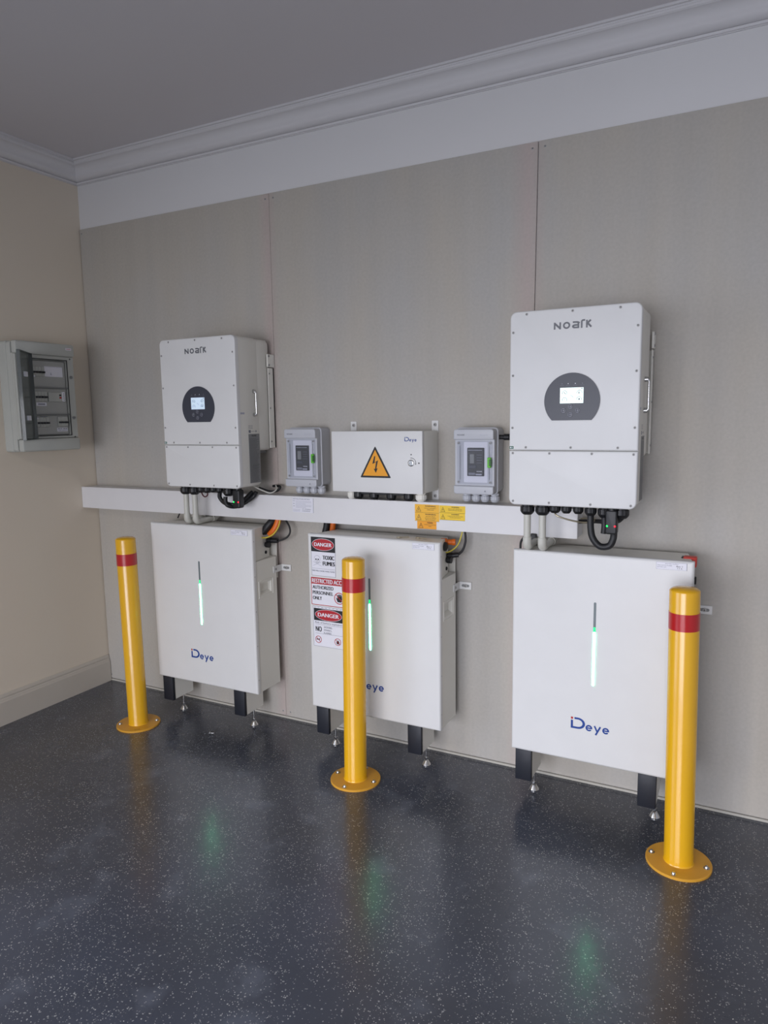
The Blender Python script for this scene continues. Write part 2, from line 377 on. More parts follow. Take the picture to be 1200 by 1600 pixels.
# marks on the board joint
# pale bead of filler where the sheets meet the floor
bm = B(); box(bm, .0, 4.9, -.0015, .009, 0, .0095, .001, 1); struct('trim_3', bm, SEAL)

# cornice: profile (out from the wall, down from the ceiling)
PR = [(.100, 0), (.100, .008), (.0925, .0085), (.0895, .0125), (.0925, .0150), (.0885, .0215), (.0840, .0195), (.0815, .0225)]
for k in range(1, 10): a = k/9*PI/2; PR.append((.0815-.0365*math.sin(a), .0225+.034*(1-math.cos(a))))
for k in range(1, 9): a = k/8*PI/2; PR.append((.045-.027*(1-math.cos(a)), .0565+.0195*math.sin(a)))
PR += [(.0180, .0765), (.0118, .0772), (.0118, .0792), (.0165, .0798), (.0150, .0868), (.0070, .0872), (.0070, .0890), (0, .0890), (0, 0)]
def cornice(name, fn):
    bm = B(); loft(bm, [[fn(o, d, t) for o, d in PR] for t in (0, 1)]); struct(name, bm, CORN, sharp=25)
cornice('trim_1', lambda o, d, t: ((o if t == 0 else RX-.0), .009-o, HC-d))
cornice('trim_2', lambda o, d, t: (o, (.009-o) if t == 0 else RY, HC-d))
# baseboard on the left wall
bp = [(0, 0), (.016, 0), (.016, .112), (.013, .118), (.012, .124), (.009, .128), (.010, .136), (.006, .146), (.002, .149), (0, .149)]
bm = B(); loft(bm, [[(x, y, z) for x, z in bp] for y in (-.004, -2.15)]); struct('baseboard_left', bm, BASEB, sharp=25)

# ------------------------------------------------------------------ cable trunking
TX, TZ0, TZ1, TY = 2.584, .986, 1.096, -.1
t = thing('cable_trunking', 'long white rectangular cable trunking fixed across the grey wall boards', 'trunking', (0, 0, TZ0))
h = TZ1-TZ0
bm = B(); box(bm, .001, TX-.002, TY+.012, -.0005, .002, h-.001, .001, 1); link('trunking_body', bm, TRUNK, t)
bm = B()
loft(bm, [[(x, -.085, 0), (x, TY, 0), (x, TY, h), (x, -.085, h)] for x in (.001, TX)]); 
bmesh.ops.recalc_face_normals(bm, faces=bm.faces); bmesh.ops.bevel(bm, geom=bm.edges[:], offset=.002, segments=2, affect='EDGES'); link('lid', bm, TRUNK, t)
P = Print(front(TY), .0004)
x0, x1, z0, z1 = 1.342, 1.452, 1.026-TZ0, 1.091-TZ0
P.sheet(x0, x1, z0, z1, WHP); P.rect(x1-.0015, x1, z0, z1, GRYP, 1)
P.text('INSTALLATION DETAILS', x0+.004, z1-.008, .0045, GRYP, .088, 1)
for k in range(6): scribble(P, x0+.018, x1-.01-.03*(k % 3 == 2), z1-.016-k*.0055, .0016, LGRP, 1)
for k in (0, 2, 4): scribble(P, x0+.004, x0+.013, z1-.016-k*.0055, .0018, GRYP, 1)
for k in range(3): scribble(P, x0+.004, x0+.04, z0+.012-k*.004, .0012, LGRP, 1)
P.text('27 x Modules', x0+.052, z0+.013, .0048, GRYP, .044, 1, 0); P.text('12/04/24', x0+.052, z0+.005, .0046, GRYP, .04, 1, 0)
P.done('paper_label', t, 'small white printed data label with handwriting on the trunking')
def warn(x0, x1, z0, z1, m, lines, thin=0):
    P = Print(front(TY), .0005); P.sheet(x0, x1, z0, z1, m); hh = z1-z0; s = hh*.78; cx = x0+hh*.42+.003; cz = z0+hh*.12
    P.poly([(cx-s*.42, cz), (cx+s*.42, cz), (cx, cz+s*.85)], BLKP, 1); P.poly([(cx-s*.34, cz+s*.05), (cx+s*.34, cz+s*.05), (cx, cz+s*.74)], m, 2)
    P.poly([(cx, cz+s*.6), (cx-s*.1, cz+s*.3), (cx, cz+s*.33), (cx-s*.02, cz+s*.1), (cx+s*.1, cz+s*.4), (cx, cz+s*.38)], BLKP, 3)
    tx = (x0+hh*.9+x1)/2
    P.text('WARNING', tx, z1-hh*.28, hh*.17, BLKP, (x1-x0)*(.44 if not thin else .3), 1, .015, 'C')
    zz = z1-hh*.5
    for l in lines:
        P.text(l, tx, zz, hh*.10, BLKP, (x1-x0)*.60, 1, .0, 'C', True); zz -= hh*.19
    P.line((x0, z0), (x1, z0), .0008, BLKP, 1)
    return P.done('warning_label', t, None)
z = TZ0
warn(1.937, 2.043, 1.054-z, 1.087-z, YLO, ['DO NOT DISCONNECT', 'UNDER LOAD'])['label'] = 'upper amber warning label with triangle symbol'
warn(1.937, 2.043, 1.020-z, 1.054-z, YLO, ['MULTIPLE SUPPLIES', 'ISOLATE ALL SUPPLIES', 'BEFORE WORKING'])['label'] = 'lower amber warning label with triangle symbol'
warn(1.947, 2.031, .988-z, 1.020-z, ORG, ['HAZARDOUS VOLTAGE', 'INSIDE'], 1)['label'] = 'small orange warning label below the amber ones'
warn(2.044, 2.153, 1.058-z, 1.0865-z, YLB, ['ISOLATE SUPPLY AND BATTERY', 'BEFORE SERVICING THIS UNIT'], 1)['label'] = 'upper yellow warning label on the right'
warn(2.044, 2.152, 1.029-z, 1.058-z, YLB, ['CABLES MAY BE LIVE EVEN WHEN', 'SYSTEM IS SHUT DOWN'], 1)['label'] = 'lower yellow warning label on the right'

# ------------------------------------------------------------------ cable glands
def gland_bm(r, L, hexn=14):
    bm = B(); lathe(bm, [(r*.96, 0), (r*.96, -L*.22)], n=6)
    lathe(bm, [(r*.8, -L*.2), (r*.8, -L*.32), (r, -L*.34), (r, -L*.72), (r*.86, -L*.86), (r*.62, -L), (r*.5, -L*.99)], n=hexn*2, rib=.05); return bm
GL = {}
def gland(parent, c, r, L, m, label=None):
    k = (round(r, 4), round(L, 4), m.name)
    if k not in GL: o = link('cable_gland', gland_bm(r, L), m, parent, 25); GL[k] = o.data
    else: o = linkme('cable_gland', GL[k], parent)
    o.location = c
    if label: o['label'] = label
    return o

# ------------------------------------------------------------------ logos
def logo_n(P, x, z, W, H, m):
    """five letter word mark in even rounded strokes: N o a r K"""
    t = W*.044; l = H*.95; H = H*.97; X = lambda q: x+W*q
    P.rect(X(0), X(0)+t, z, z+l, m, 1); P.line((X(0)+t*.5, z+l-t*.5), (X(.195)-t*.5, z+t*.5), t*1.15, m, 2); P.rect(X(.195)-t, X(.195), z, z+l, m, 1)
    P.arc(X(.345), z+l/2, l/2-t/2, t, 0, 2*PI, m, 1, 30, W*.098/(l/2))
    # a: flat roof, straight back, round bowl
    P.line((X(.51), z+l-t*.5), (X(.605), z+l-t*.5), t, m, 1); P.arc(X(.60), z+l*.72, l*.28-t*.5, t, 0, PI/2, m, 1, 10, (W*.06-t*.0)/(l*.28-t*.5)*1.0); P.rect(X(.66)-t*.5, X(.66)+t*.5, z, z+l*.75, m, 2)
    P.arc(X(.565), z+l*.29, l*.29-t*.5, t, PI*.5, PI*1.5, m, 1, 12, W*.075/(l*.29)); P.line((X(.56), z+l*.58-t*.5), (X(.66), z+l*.58-t*.5), t, m, 3); P.line((X(.56), z+t*.5), (X(.66), z+t*.5), t, m, 3)
    P.rect(X(.725), X(.725)+t, z, z+l*.9, m, 1); P.arc(X(.79), z+l*.86, H*.22, t, PI*.5, PI, m, 2, 10, (W*.065-t*.5)/(H*.22)); P.line((X(.785), z+l*.86+H*.22), (X(.835), z+l*.86+H*.22), t, m, 1)
    P.rect(X(.86), X(.86)+t, z, z+l*.8, m, 1); P.rect(X(.86), X(.86)+t, z+l*.8, z+H*1.06, m, 1)
    P.line((X(.87), z+l*.48), (X(.985), z+H*1.03), t*1.1, m, 2); P.line((X(.905), z+l*.62), (X(1.0), z+t*.3), t*1.1, m, 3)
def logo_d(P, x, z, W, H, main, dot):
    """D with a separate square for the dot of an i, then e y e"""
    t = H*.175; dw = W*.37
    P.rect(x, x+t*1.05, z, z+H*.72, main, 1); P.rect(x, x+t*1.05, z+H*.81, z+H*1.0, dot, 1)
    P.rect(x, x+dw*.5, z, z+t, main, 2); P.rect(x+t*1.7, x+dw*.52, z+H-t, z+H, main, 1)
    P.arc(x+dw*.5, z+H/2, H/2-t/2, t, -PI/2, PI/2, main, 1, 18, (dw*.5-t/2)/(H/2-t/2))
    R = W*.088; w_ = t*.78
    def ee(cx):
        cz = z+R*.85; P.arc(cx, cz, R-w_*.5, w_, 0, 1.78*PI, main, 1, 24); P.rect(cx-R*.85, cx+R*.98, cz-w_*.42, cz+w_*.42, main, 2)
    ee(x+dw+W*.02+R); ee(x+W-R)
    cy = x+dw+W*.325; P.line((cy-R*.85, z+R*1.85), (cy+R*.05, z-R*.05), w_, main, 1); P.line((cy+R*.9, z+R*1.85), (cy-R*.45, z-R*.95), w_, main, 3)

# ------------------------------------------------------------------ hybrid inverters
def inverter(x, yf, z0, label, lit):
    W, H = .421, .649
    T = thing('inverter', label, 'inverter', (x, 0, z0), 'wall mounted inverters')
    yr = yf+.247; ym = yf+.155
    bm = B(); slab(bm, .0015, W-.0015, .0015, H-.0015, yf+.021, ym, .022, 0, .008); link('casing', bm, OFFW, T)
    bm = B()
    L = []
    for y, d in ((ym-.004, 0), (yr-.02, 0), (yr-.006, .006), (yr, .02)): L.append([(u, y, v) for u, v in rr(.003+d, W-.003-d, .157+d, H-.004-d, .016, 4)])
    loft(bm, L); hb = link('rear_housing', bm, OFFW, T)
    bm = B()
    for k in range(9): box(bm, .04+k*.042, .046+k*.042, ym+.01, yr-.004, .143, .158)
    link('cooling_fin', bm, GREYD, T, label='row of heat sink fins under the rear housing')
    bm = B(); slab(bm, 0, W, .1885, H, yf, yf+.021, [.001, .001, .022, .022], .005); fc = link('front_cover', bm, WHITE, T)
    bm = B(); slab(bm, 0, W, 0, .1862, yf, yf+.021, [.022, .022, .001, .001], .005); tc = link('terminal_cover', bm, WHITE, T)
    for sx, sz in ((.056, .638), (.207, .638), (.355, .637), (.011, .581), (.409, .578), (.011, .439), (.409, .439), (.011, .264), (.409, .262), (.058, .198), (.209, .198), (.359, .198)): screw(fc, (sx, yf-.0002, sz), (0, -1, 0), .0042, .0018)
    for sx, sz in ((.013, .178), (.139, .178), (.278, .178), (.408, .177), (.015, .013), (.140, .011), (.277, .011), (.404, .012)): screw(tc, (sx, yf-.0002, sz), (0, -1, 0), .0042, .0018)
    # round control panel with a flat foot
    cx, cz, R = .21, .351, .0905; a0 = math.asin(.0635/R)
    pts = [(cx+R*math.cos(a), cz+R*math.sin(a)) for a in [(-a0+(PI+2*a0)*k/40) for k in range(41)]]
    bm = B(); poly(bm, pts, yf-.0025, yf+.001); cp = link('control_panel', bm, DARKG, T, label='dark grey round control panel with flat bottom edge')
    P = Print(front(yf-.0027), .0004); sx0, sx1, sz0, sz1 = .172, .2475, .343, .3935
    m = SCRN if lit else SCRI
    P.sheet(sx0, sx1, sz0, sz1, m)
    for gx, gz in ((.016, .033), (.064, .034), (.016, .011), (.063, .013)):
        P.arc(sx0+gx-.001, sz0+gz, .0078, .0014, -.15*PI, 1.15*PI, GLYPH, 1, 14)
    P.ell(sx0+.062, sz0+.013, .003, .003, GLYPH, 2); P.rect(sx0+.060, sx0+.063, sz0+.030, sz0+.037, GLYPH, 2); P.line((sx0+.012, sz0+.036), (sx0+.019, sz0+.030), .002, GLYPH, 2); P.rect(sx0+.011, sx0+.018, sz0+.0105, sz0+.012, LGRP, 2)
    P.line((sx0+.034, sz0+.027), (sx0+.043, sz0+.019), .0015, LGRP, 1); P.rect(sx0+.068, sx0+.073, sz1-.005, sz1-.002, GLYPH, 1)
    P.done('screen', cp, 'lit pale display with four dial symbols')
    P = Print(front(yf-.0027), .0004)
    for k, lx in enumerate((.178, .198, .221, .244)):
        P.ell(lx, .4065, .0016, .0016, WHP if k in (1, 2) else GRYP, 1, 10); scribble(P, lx-.006, lx+.006, .4005, .0012, GRYP, 1)
    P.done('indicator_light', cp, 'row of small indicator lights above the screen')
    for bx, bz in ((.2065, .3325), (.184, .3195), (.2295, .3195), (.2065, .306)):
        bm = B(); slab(bm, bx-.0068, bx+.0068, bz-.0068, bz+.0068, yf-.0042, yf-.002, .0035, .0008, seg=4); bt = link('button', bm, DARKG, cp)
        # thin pale frame and symbol printed on each key
        Q = Print(front(yf-.0043), .0002)
        for a, b in (((bx-.0045, bz+.006), (bx+.0045, bz+.006)), ((bx-.0045, bz-.006), (bx+.0045, bz-.006)), ((bx-.006, bz-.0045), (bx-.006, bz+.0045)), ((bx+.006, bz-.0045), (bx+.006, bz+.0045))): Q.line(a, b, .0009, LGRP)
        Q.rect(bx-.0008, bx+.0008, bz-.002, bz+.0025, LGRP); bt.data.materials.append(LGRP)
        bmm = B(); bmm.from_mesh(bt.data); k0 = len(bmm.faces)
        for f in Q.F:
            ff = bmm.faces.new([bmm.verts.new(Q.V[i]) for i in f]); ff.material_index = 1
        bmm.to_mesh(bt.data); bmm.free()
    P = Print(front(yf), .0002); logo_n(P, .147, .582, .120, .0235, LOGOG); P.done('logo', fc, 'grey word mark NOARK near the top')
    P = Print(front(yf), .0003); P.sheet(.001, .0155, .1925, .2015, GRNS); P.rect(.003, .0075, .195, .199, WHP, 1); P.rect(.009, .013, .195, .199, LGRP, 1); P.done('sticker', fc, 'tiny green sticker at the left edge')
    # right hand side: handle, labels, bracket
    for sgn, X in ((1, W), (-1, 0)):
        bm = B(); hy = yf+.117; o = .012*sgn
        tube(bm, [(X-.001*sgn, hy, .316), (X+o*.7, hy, .316), (X+o, hy, .322), (X+o, hy, .330)], .0045, 10, 5); cyl(bm, (X+o, hy, .329), (X+o, hy, .404), .0045, n=12)
        tube(bm, [(X+o, hy, .403), (X+o, hy, .411), (X+o*.7, hy, .417), (X-.001*sgn, hy, .417)], .0045, 10, 5)
        hd = link('handle', bm, STEEL, T, 40)
        for zz in (.316, .417):
            bm = B(); cyl(bm, (X-.001*sgn, hy, zz), (X+.009*sgn, hy, zz), .009, .0085, 16); link('handle_boss', bm, STEEL, hd)
        bm = B(); box(bm, min(X, X+.004*sgn), max(X, X+.004*sgn), -.047, -.003, .166, .523, .001, 1); box(bm, min(X-.03*sgn, X+.004*sgn), max(X-.03*sgn, X+.004*sgn), -.012, -.003, .166, .523, .001, 1)
        br = link('mounting_bracket', bm, OFFW, T)
        bm = B(); box(bm, min(X, X+.008*sgn), max(X, X+.008*sgn), -.052, -.002, .527, .583, .0012, 1); link('bracket_cap', bm, OFFW, br)
        for zz in (.535, .575): screw(br, (X+.008*sgn, -.045, zz), (sgn, 0, 0), .0055, .003)
        for zz in (.498, .345, .195): screw(br, (X+.004*sgn, -.038, zz), (sgn, 0, 0), .0042, .002)
    bm = B(); box(bm, .04, W-.04, yr-.003, -.0005, .25, .60, .001, 1); link('wall_plate', bm, OFFW, T)
    P = Print(side(W-.0012), .0004); ya, yb = yf+.072, yf+.148
    P.sheet(ya, yb, .018, .233, SILV); P.text('NOARK', (ya+yb)/2, .222, .0065, BLKP, .034, 1, .02, 'C')
    for k in range(38): scribble(P, ya+.004, yb-.004-random.random()*.02, .212-k*.0051, .0019, SILD, 1)
    for k in range(4):
        P.arc(ya+.024+k*.011, .094, .0035, .0013, 0, 2*PI, SILD, 2, 8); P.arc(ya+.024+k*.011, .083, .0035, .0013, 0, 2*PI, SILD, 2, 8)
    P.done('rating_label', T, 'silver grey rating plate on the right side')
    P = Print(side(W-.0012), .0002)
    for k in range(3): scribble(P, ya, ya+.032, .268-k*.006, .0016, GRYP, 0)
    P.rect(ya+.002, ya+.016, .238, .250, GRYP, 0); P.rect(ya+.05, ya+.056, .24, .248, GRYP, 0); scribble(P, ya+.02, ya+.045, .243, .0018, GRYP, 0)
    P.done('serial_print', T, 'small grey print above the rating plate'); P = Print(side(W-.0012), .0002); P.rect(yf+.022, yf+.05, .318, .326, LGRP, 0); P.done('small_badge', T)
    return T
g0 = 'wall mounted inverters'
IV1 = inverter(.771, -.269, 1.139, 'white inverter on the left, between the corner and the small breaker box', 0)
IV2 = inverter(2.390, -.304, 1.129, 'white inverter on the right with bright screen, above the trunking end', 1)
def iv_glands(T, x0, y, lst):
    for gx, r, L in lst: gland(T, (gx-x0, y, .002), r, L, BLACK)
iv_glands(IV1, .771, -.195, [(.815, .026, .044), (.867, .026, .044), (.908, .019, .034), (.944, .019, .034), (.980, .017, .030), (1.015, .017, .032), (1.066, .024, .044)])
iv_glands(IV2, 2.390, -.23, [(2.436, .025, .044), (2.490, .025, .044), (2.533, .020, .034), (2.573, .0175, .034), (2.613, .0175, .034), (2.655, .020, .038), (2.700, .022, .042), (2.757, .024, .042)])
def logger(x, y, z0, where):
    T = thing('data_logger', 'black plug-in data stick with green and red lights under the '+where, 'data logger', (x, y, z0), 'data loggers with lights')
    bm = B(); slab(bm, -.019, .019, -.094, -.012, -.018, .018, .008, .006, .006); link('body', bm, BLACK, T)
    bm = B(); lathe(bm, [(.014, 0), (.014, -.006), (.017, -.008), (.017, -.022), (.014, -.025)], n=24, rib=.04); link('collar', bm, BLACK, T)
    for xx, m, n_ in ((-.0125, LGR, 'green'), (.0125, LRD, 'red')):
        bm = B(); lathe(bm, [(.0032, 0), (.0028, .0012), (.0012, .002)], (xx, -.0175, -.066), (0, -1, 0), 10); link('indicator_light', bm, m, T, label=n_+' indicator light')
    return T
logger(1.127, -.205, 1.141, 'left inverter')
logger(2.728, -.245, 1.131, 'right inverter')

# conduits from the first two glands of each inverter
def conduit(name, pts, label, r=.0125, grp='grey conduits under the inverters'):
    """straight runs with moulded elbows"""
    T = thing(name, label, 'conduit', pts[0], grp); o = Vector(pts[0]); P = [Vector(p)-o for p in pts]
    L = []; cut = .021
    for i in range(len(P)-1):
        a, b = P[i].copy(), P[i+1].copy(); d = (b-a).normalized()
        if i > 0: a += d*cut
        if i < len(P)-2: b -= d*cut
        bm = B(); cyl(bm, a, b, r, n=20); link('pipe', bm, GREYC, T)
        if i < len(P)-2:
            d2 = (P[i+2]-P[i+1]).normalized(); c = P[i+1]; s = c-d*(cut+.014); e = c+d2*(cut+.012)
            bm = B(); q = [s, c-d*cut]; 
            for k in range(1, 8):
                t_ = k/8; q.append((1-t_)**2*(c-d*cut)+2*t_*(1-t_)*c+t_*t_*(c+d2*cut))
            q += [c+d2*cut, e]; tube(bm, q, r+.0028, 20, 0); link('elbow', bm, GREYC, T, 50)
    return T
conduit('conduit', [(.815, -.195, 1.106), (.815, -.195, .9705), (.815, -.05, .9705), (.815, -.05, .9855)], 'grey conduit elbow leftmost under the left inverter, turning back beneath the trunking')
conduit('conduit', [(.867, -.195, 1.106), (.867, -.195, .9705), (.867, -.05, .9705), (.867, -.05, .9855)], 'grey conduit elbow second from left under the left inverter, crossing battery top')
conduit('conduit', [(2.436, -.23, 1.096), (2.436, -.23, .9705), (2.436, -.06, .9705), (2.436, -.06, .9855)], 'grey conduit elbow leftmost under the right inverter, behind the battery edge')
conduit('conduit', [(2.490, -.23, 1.096), (2.490, -.23, .9705), (2.490, -.06, .9705), (2.490, -.06, .9855)], 'grey conduit elbow second from left under the right inverter, by trunking end')

def cable(name, pts, r, m, label, sub=7, cat='cable', n=10, flat=1):
    o = Vector(pts[0]); bm = B(); tube(bm, [Vector(p)-o for p in pts], r, n, sub, flat=flat); q = link(name, bm, m, None, 60); q.location = o; return tag(q, label, cat)
cable('cable', [(1.015, -.195, 1.108), (1.018, -.200, 1.090), (1.036, -.20, 1.070), (1.066, -.205, 1.062), (1.095, -.195, 1.060), (1.12, -.165, 1.075), (1.14, -.12, 1.110)], .0095, RUBBER, 'thick black cable looping below the left inverter behind its light stick')
cable('cable', [(1.066, -.218, 1.096), (1.067, -.220, 1.074), (1.080, -.217, 1.056), (1.105, -.180, 1.052), (1.145, -.13, 1.085), (1.165, -.125, 1.11)], .0095, RUBBER, 'second black cable dropping from the gland beside the left data stick')
cable('cable', [(.908, -.195, 1.108), (.915, -.195, 1.095), (.928, -.195, 1.088), (.942, -.195, 1.095), (.944, -.195, 1.108)], .003, mat('dark_red_wire', (80, 30, 40), .5), 'thin dark red wire loop between two glands of left inverter')
cable('cable', [(1.13, -.1, 1.135), (1.17, -.1, 1.12), (1.215, -.09, 1.105), (1.235, -.07, 1.118), (1.22, -.05, 1.135)], .0032, GREYC, 'thin pale wire curling out at the right below the left inverter')
cable('cable', [(1.145, -.08, 1.125), (1.19, -.06, 1.108), (1.225, -.05, 1.112), (1.235, -.04, 1.13), (1.19, -.03, 1.13)], .006, RUBBER, 'black cable coil resting on the trunking behind the left inverter')
cable('cable', [(2.655, -.23, 1.094), (2.657, -.233, 1.05), (2.666, -.235, 1.015), (2.690, -.235, .990), (2.720, -.235, .994), (2.732, -.235, 1.018), (2.733, -.23, 1.04)], .0115, RUBBER, 'thick black cable hanging in a deep loop below the right inverter', 8, n=14)
cable('cable', [(2.700, -.23, 1.091), (2.702, -.235, 1.06), (2.700, -.235, 1.035)], .0095, RUBBER, 'short black cable end hanging beside the right data stick', n=12)
cable('cable', [(2.533, -.23, 1.097), (2.545, -.235, 1.086), (2.585, -.22, 1.072), (2.625, -.19, 1.062), (2.650, -.15, 1.062), (2.640, -.08, 1.062), (2.586, -.05, 1.055)], .0030, KEYM, 'thin tan wire running from right inverter gland to the trunking end')
cable('cable', [(2.757, -.23, 1.09), (2.74, -.20, 1.075), (2.70, -.17, 1.065), (2.66, -.13, 1.06), (2.62, -.08, 1.05), (2.58, -.06, 1.045)], .008, RUBBER, 'black cable passing behind the right data stick into the trunking end')
cable('cable', [(.647, -.06, .99), (.640, -.065, .972), (.636, -.07, .958)], .0032, RUBBER, 'short black cable between trunking and left battery at its left end')
cable('cable', [(2.40, -.08, .99), (2.382, -.09, .975), (2.372, -.09, .955), (2.372, -.09, .92)], .0042, RUBBER, 'black cable curving from trunking down behind the right battery')
bm = B(); box(bm, -.012, .012, -.012, .012, -.035, .012, .004, 2); o = link('cable_connector', bm, BLACK, None); o.location = (2.425, -.10, .985); tag(o, 'black plug on top of the right battery next to conduits', 'connector')

# ------------------------------------------------------------------ batteries
def sign_base(P, x0, x1, z0, z1, m=WHP): P.sheet(x0, x1, z0, z1, m, .001)
def battery(x, yf, label, red=False):
    W, Z0, Z1 = .602, .198, .957
    T = thing('battery', label, 'battery', (x, 0, 0), 'floor standing wall batteries')
    bm = B(); slab(bm, 0, W, Z0, Z1, yf, yf+.022, [.002, .004, .004, .002], .009, .0, 5); fc = link('front_cover', bm, WHITE, T)
    yb = -.045
    bm = B(); box(bm, .027, W-.027, yf+.022, yb, Z0+.002, .808, .0015, 1); link('body', bm, OFFW, T)
    bm = B()                                                    # narrower top section behind the cover
    loft(bm, [[(.022, yf+.02, z), (W-.006, yf+.02, z), (W-.030, yb-.012, z), (.052, yb-.012, z)] for z in (.806, Z1-.003)])
    bmesh.ops.recalc_face_normals(bm, faces=bm.faces); bmesh.ops.bevel(bm, geom=bm.edges[:], offset=.002, segments=2, affect='EDGES'); link('top_section', bm, OFFW, T)
    bm = B(); box(bm, .06, W-.06, yb-.013, -.0005, .66, .84, .002, 1); box(bm, W-.085, W-.012, yb+.018, yb+.024, .70, .865, .001, 1); link('wall_rail', bm, OFFW, T)
    # moulded side panel with a recessed grip
    for X, s in ((W-.004, 1), (.004, -1)):
        ya, yc, za, zb = yf+.038, yf+.146, .636, .716; d = .013
        def ring(x_, y0, y1, z0, z1): return [(x_, y0, z0), (x_, y1, z0), (x_, y1, z1), (x_, y0, z1)]
        O = (yf+.026, yb-.001, Z0+.004, .807); I = (ya+d, yc-d, za+d, zb-d)
        bm = B(); loft(bm, [ring(X-s*.024, *O), ring(X+s*.0012, *O), ring(X+s*.0020, O[0]+.001, O[1]-.001, O[2]+.001, O[3]-.001), ring(X+s*.0020, *I), ring(X-s*.017, I[0]+.014, I[1]-.002, I[2]+.012, I[3]-.002)]); sp = link('side_panel', bm, OFFW, T, 20)
        bm = B(); e = .003
        loft(bm, [ring(X+s*.0019, ya, yc, za, zb), ring(X+s*.0038, ya+.001, yc-.001, za+.001, zb-.001), ring(X+s*.0038, ya+e, yc-e, za+e, zb-e), ring(X+s*.0019, ya+e+.001, yc-e-.001, za+e+.001, zb-e-.001), ring(X+s*.0019, ya, yc, za, zb)], cap0=False, cap1=False); link('grip', bm, OFFW, sp, 20)
    for zz in (.901, .742, .583, .424, .265): screw(fc, (W-.0005, yf+.012, zz), (1, 0, 0), .0028, .0008)
    # light bar
    P = Print(front(yf), .0006); lx = .293
    P.sheet(lx-.0042, lx+.0042, .488, .791, LEDD, .004); P.rect(lx-.0036, lx+.0036, .684, .702, LEDT, 1); P.rect(lx-.0040, lx+.0040, .4895, .686, LEDG, 2, .0035)
    P.done('light_bar', fc, 'vertical status light bar glowing green, dark at the top')
    P = Print(front(yf), .0002); logo_d(P, .219, .322, .133, .042, BLUE, REDP); P.done('logo', fc, 'blue word mark Deye with red square')
    P = Print(front(yf), .0005); a, b = .486, .580; P.sheet(a, b, .9265, .9505, WHP); P.rect(a, b, .9265, .9272, LGRP, 1); P.rect(a, b, .9498, .9505, LGRP, 1); P.rect(b-.0012, b, .9265, .9505, GRYP, 1); P.rect(a, a+.0007, .9265, .9505, LGRP, 1)
    P.text('BATTERY SUPPLY', a+.028, .9445, .0028, GRYP, .04, 1, 0); P.text('MAIN SWITCH NUMBER', a+.004, .9385, .0028, GRYP, .045, 1, 0); P.text('BATTERY QTY', a+.004, .9325, .0028, GRYP, .028, 1, 0)
    P.text('Bat 1', a+.062, .937, .0045, BLKP, .018, 1, 0); P.text('7.7 A', a+.064, .930, .0045, BLKP, .016, 1, 0)
    P.done('rating_label', fc, 'small white data label at upper right of the cover')
    # feet
    for fx in (.012, .450):
        bm = B(); box(bm, fx+.001, fx+.060, yf+.03, yb-.02, .076, Z0+.004, .0015, 1); ft = link('foot', bm, OFFW, T, label='white sheet metal foot with black front cap')
        bm = B(); box(bm, fx, fx+.061, yf+.014, yf+.032, .073, Z0+.003, .003, 2); link('foot_cap', bm, BLACKC, ft)
        for lx, ly in ((fx+.052, -.130),):
            bm = B(); lathe(bm, [(.0185, .0), (.019, .003), (.017, .007), (.009, .019), (.0065, .023), (.0045, .024), (.0045, .05), (.0045, .08)], (lx, ly, 0), n=24)
            lathe(bm, [(.0085, .026), (.0085, .033)], (lx, ly, 0), n=6); link('leveller', bm, STEEL, ft)
    # L bracket holding the body to the wall
    bm = B(); X = W-.003; box(bm, X, X+.004, -.072, -.004, .731, .762, .001, 1); box(bm, X, X+.054, -.0062, -.0006, .731, .762, .001, 1); br = link('wall_bracket', bm, WHITE, T)
    screw(br, (X+.004, -.056, .747), (1, 0, 0), .006, .003); bm = B(); slab(bm, X+.012, X+.045, .741, .752, -.0066, -.004, .005, 0, seg=4); link('slot', bm, GREYD, br)
    screw(br, (X+.029, -.0064, .7465), (0, -1, 0), .0072, .004)
    # mains plug sockets on the recessed right side
    bm = B(); lathe(bm, [(.010, 0), (.010, .010), (.0135, .012), (.0135, .03)], (W-.03, -.095, .868), (1, 0, 0), 18); lathe(bm, [(.0075, 0), (.0075, .006), (.004, .008)], (W-.026, -.095, .832), (1, 0, 0), 14); link('socket', bm, BLACK, T)
    return T
BT1 = battery(.603, -.222, 'white battery on the left, next to the corner, above two black capped feet')
BT2 = battery(1.491, -.215, 'white battery in the middle with three safety signs and keys on top')
BT3 = battery(2.384, -.227, 'white battery on the right with plain front, behind the nearest bollard')

# signs on the middle battery (local x from 1.491)
yF = -.215
P = Print(front(yF), .0008); a, b = .018, .136; P.sheet(a, b, .7795, .945, WHP); P.rect(a, b, .883, .945, BLKP, 1)
P.ell((a+b)/2, .914, .054, .0255, WHP, 2, 36); P.ell((a+b)/2, .914, .0525, .0240, REDP, 3, 36); P.text('DANGER', (a+b)/2, .9065, .0150, WHP, .084, 4, .03, 'C')
P.text('TOXIC', a+.057, .8515, .0165, BLKP, .055, 2, .035); P.text('FUMES', a+.057, .8265, .0165, BLKP, .057, 2, .035)
P.arc(a+.029, .852, .0145, .0009, 0, 2*PI, GRYP, 1); P.rect(a+.020, a+.038, .834, .841, GRYP, 1); P.rect(a+.0207, a+.0373, .8347, .8403, WHP, 2); P.ell(a+.029, .852, .0140, .0135, WHP, 2)
for q in (-.0055, .0055): P.ell(a+.029+q, .850, .0036, .0034, BLKP, 3, 12)
P.poly([(a+.029, .846), (a+.0268, .842), (a+.0312, .842)], BLKP, 3)
for q in (.024, .0275, .031, .0345): P.rect(a+q-.0004, a+q+.0004, .835, .840, BLKP, 3)
for q in (-1, 1): P.line((a+.029-q*.021, .840), (a+.029+q*.021, .822), .0014, LGRP, 1)
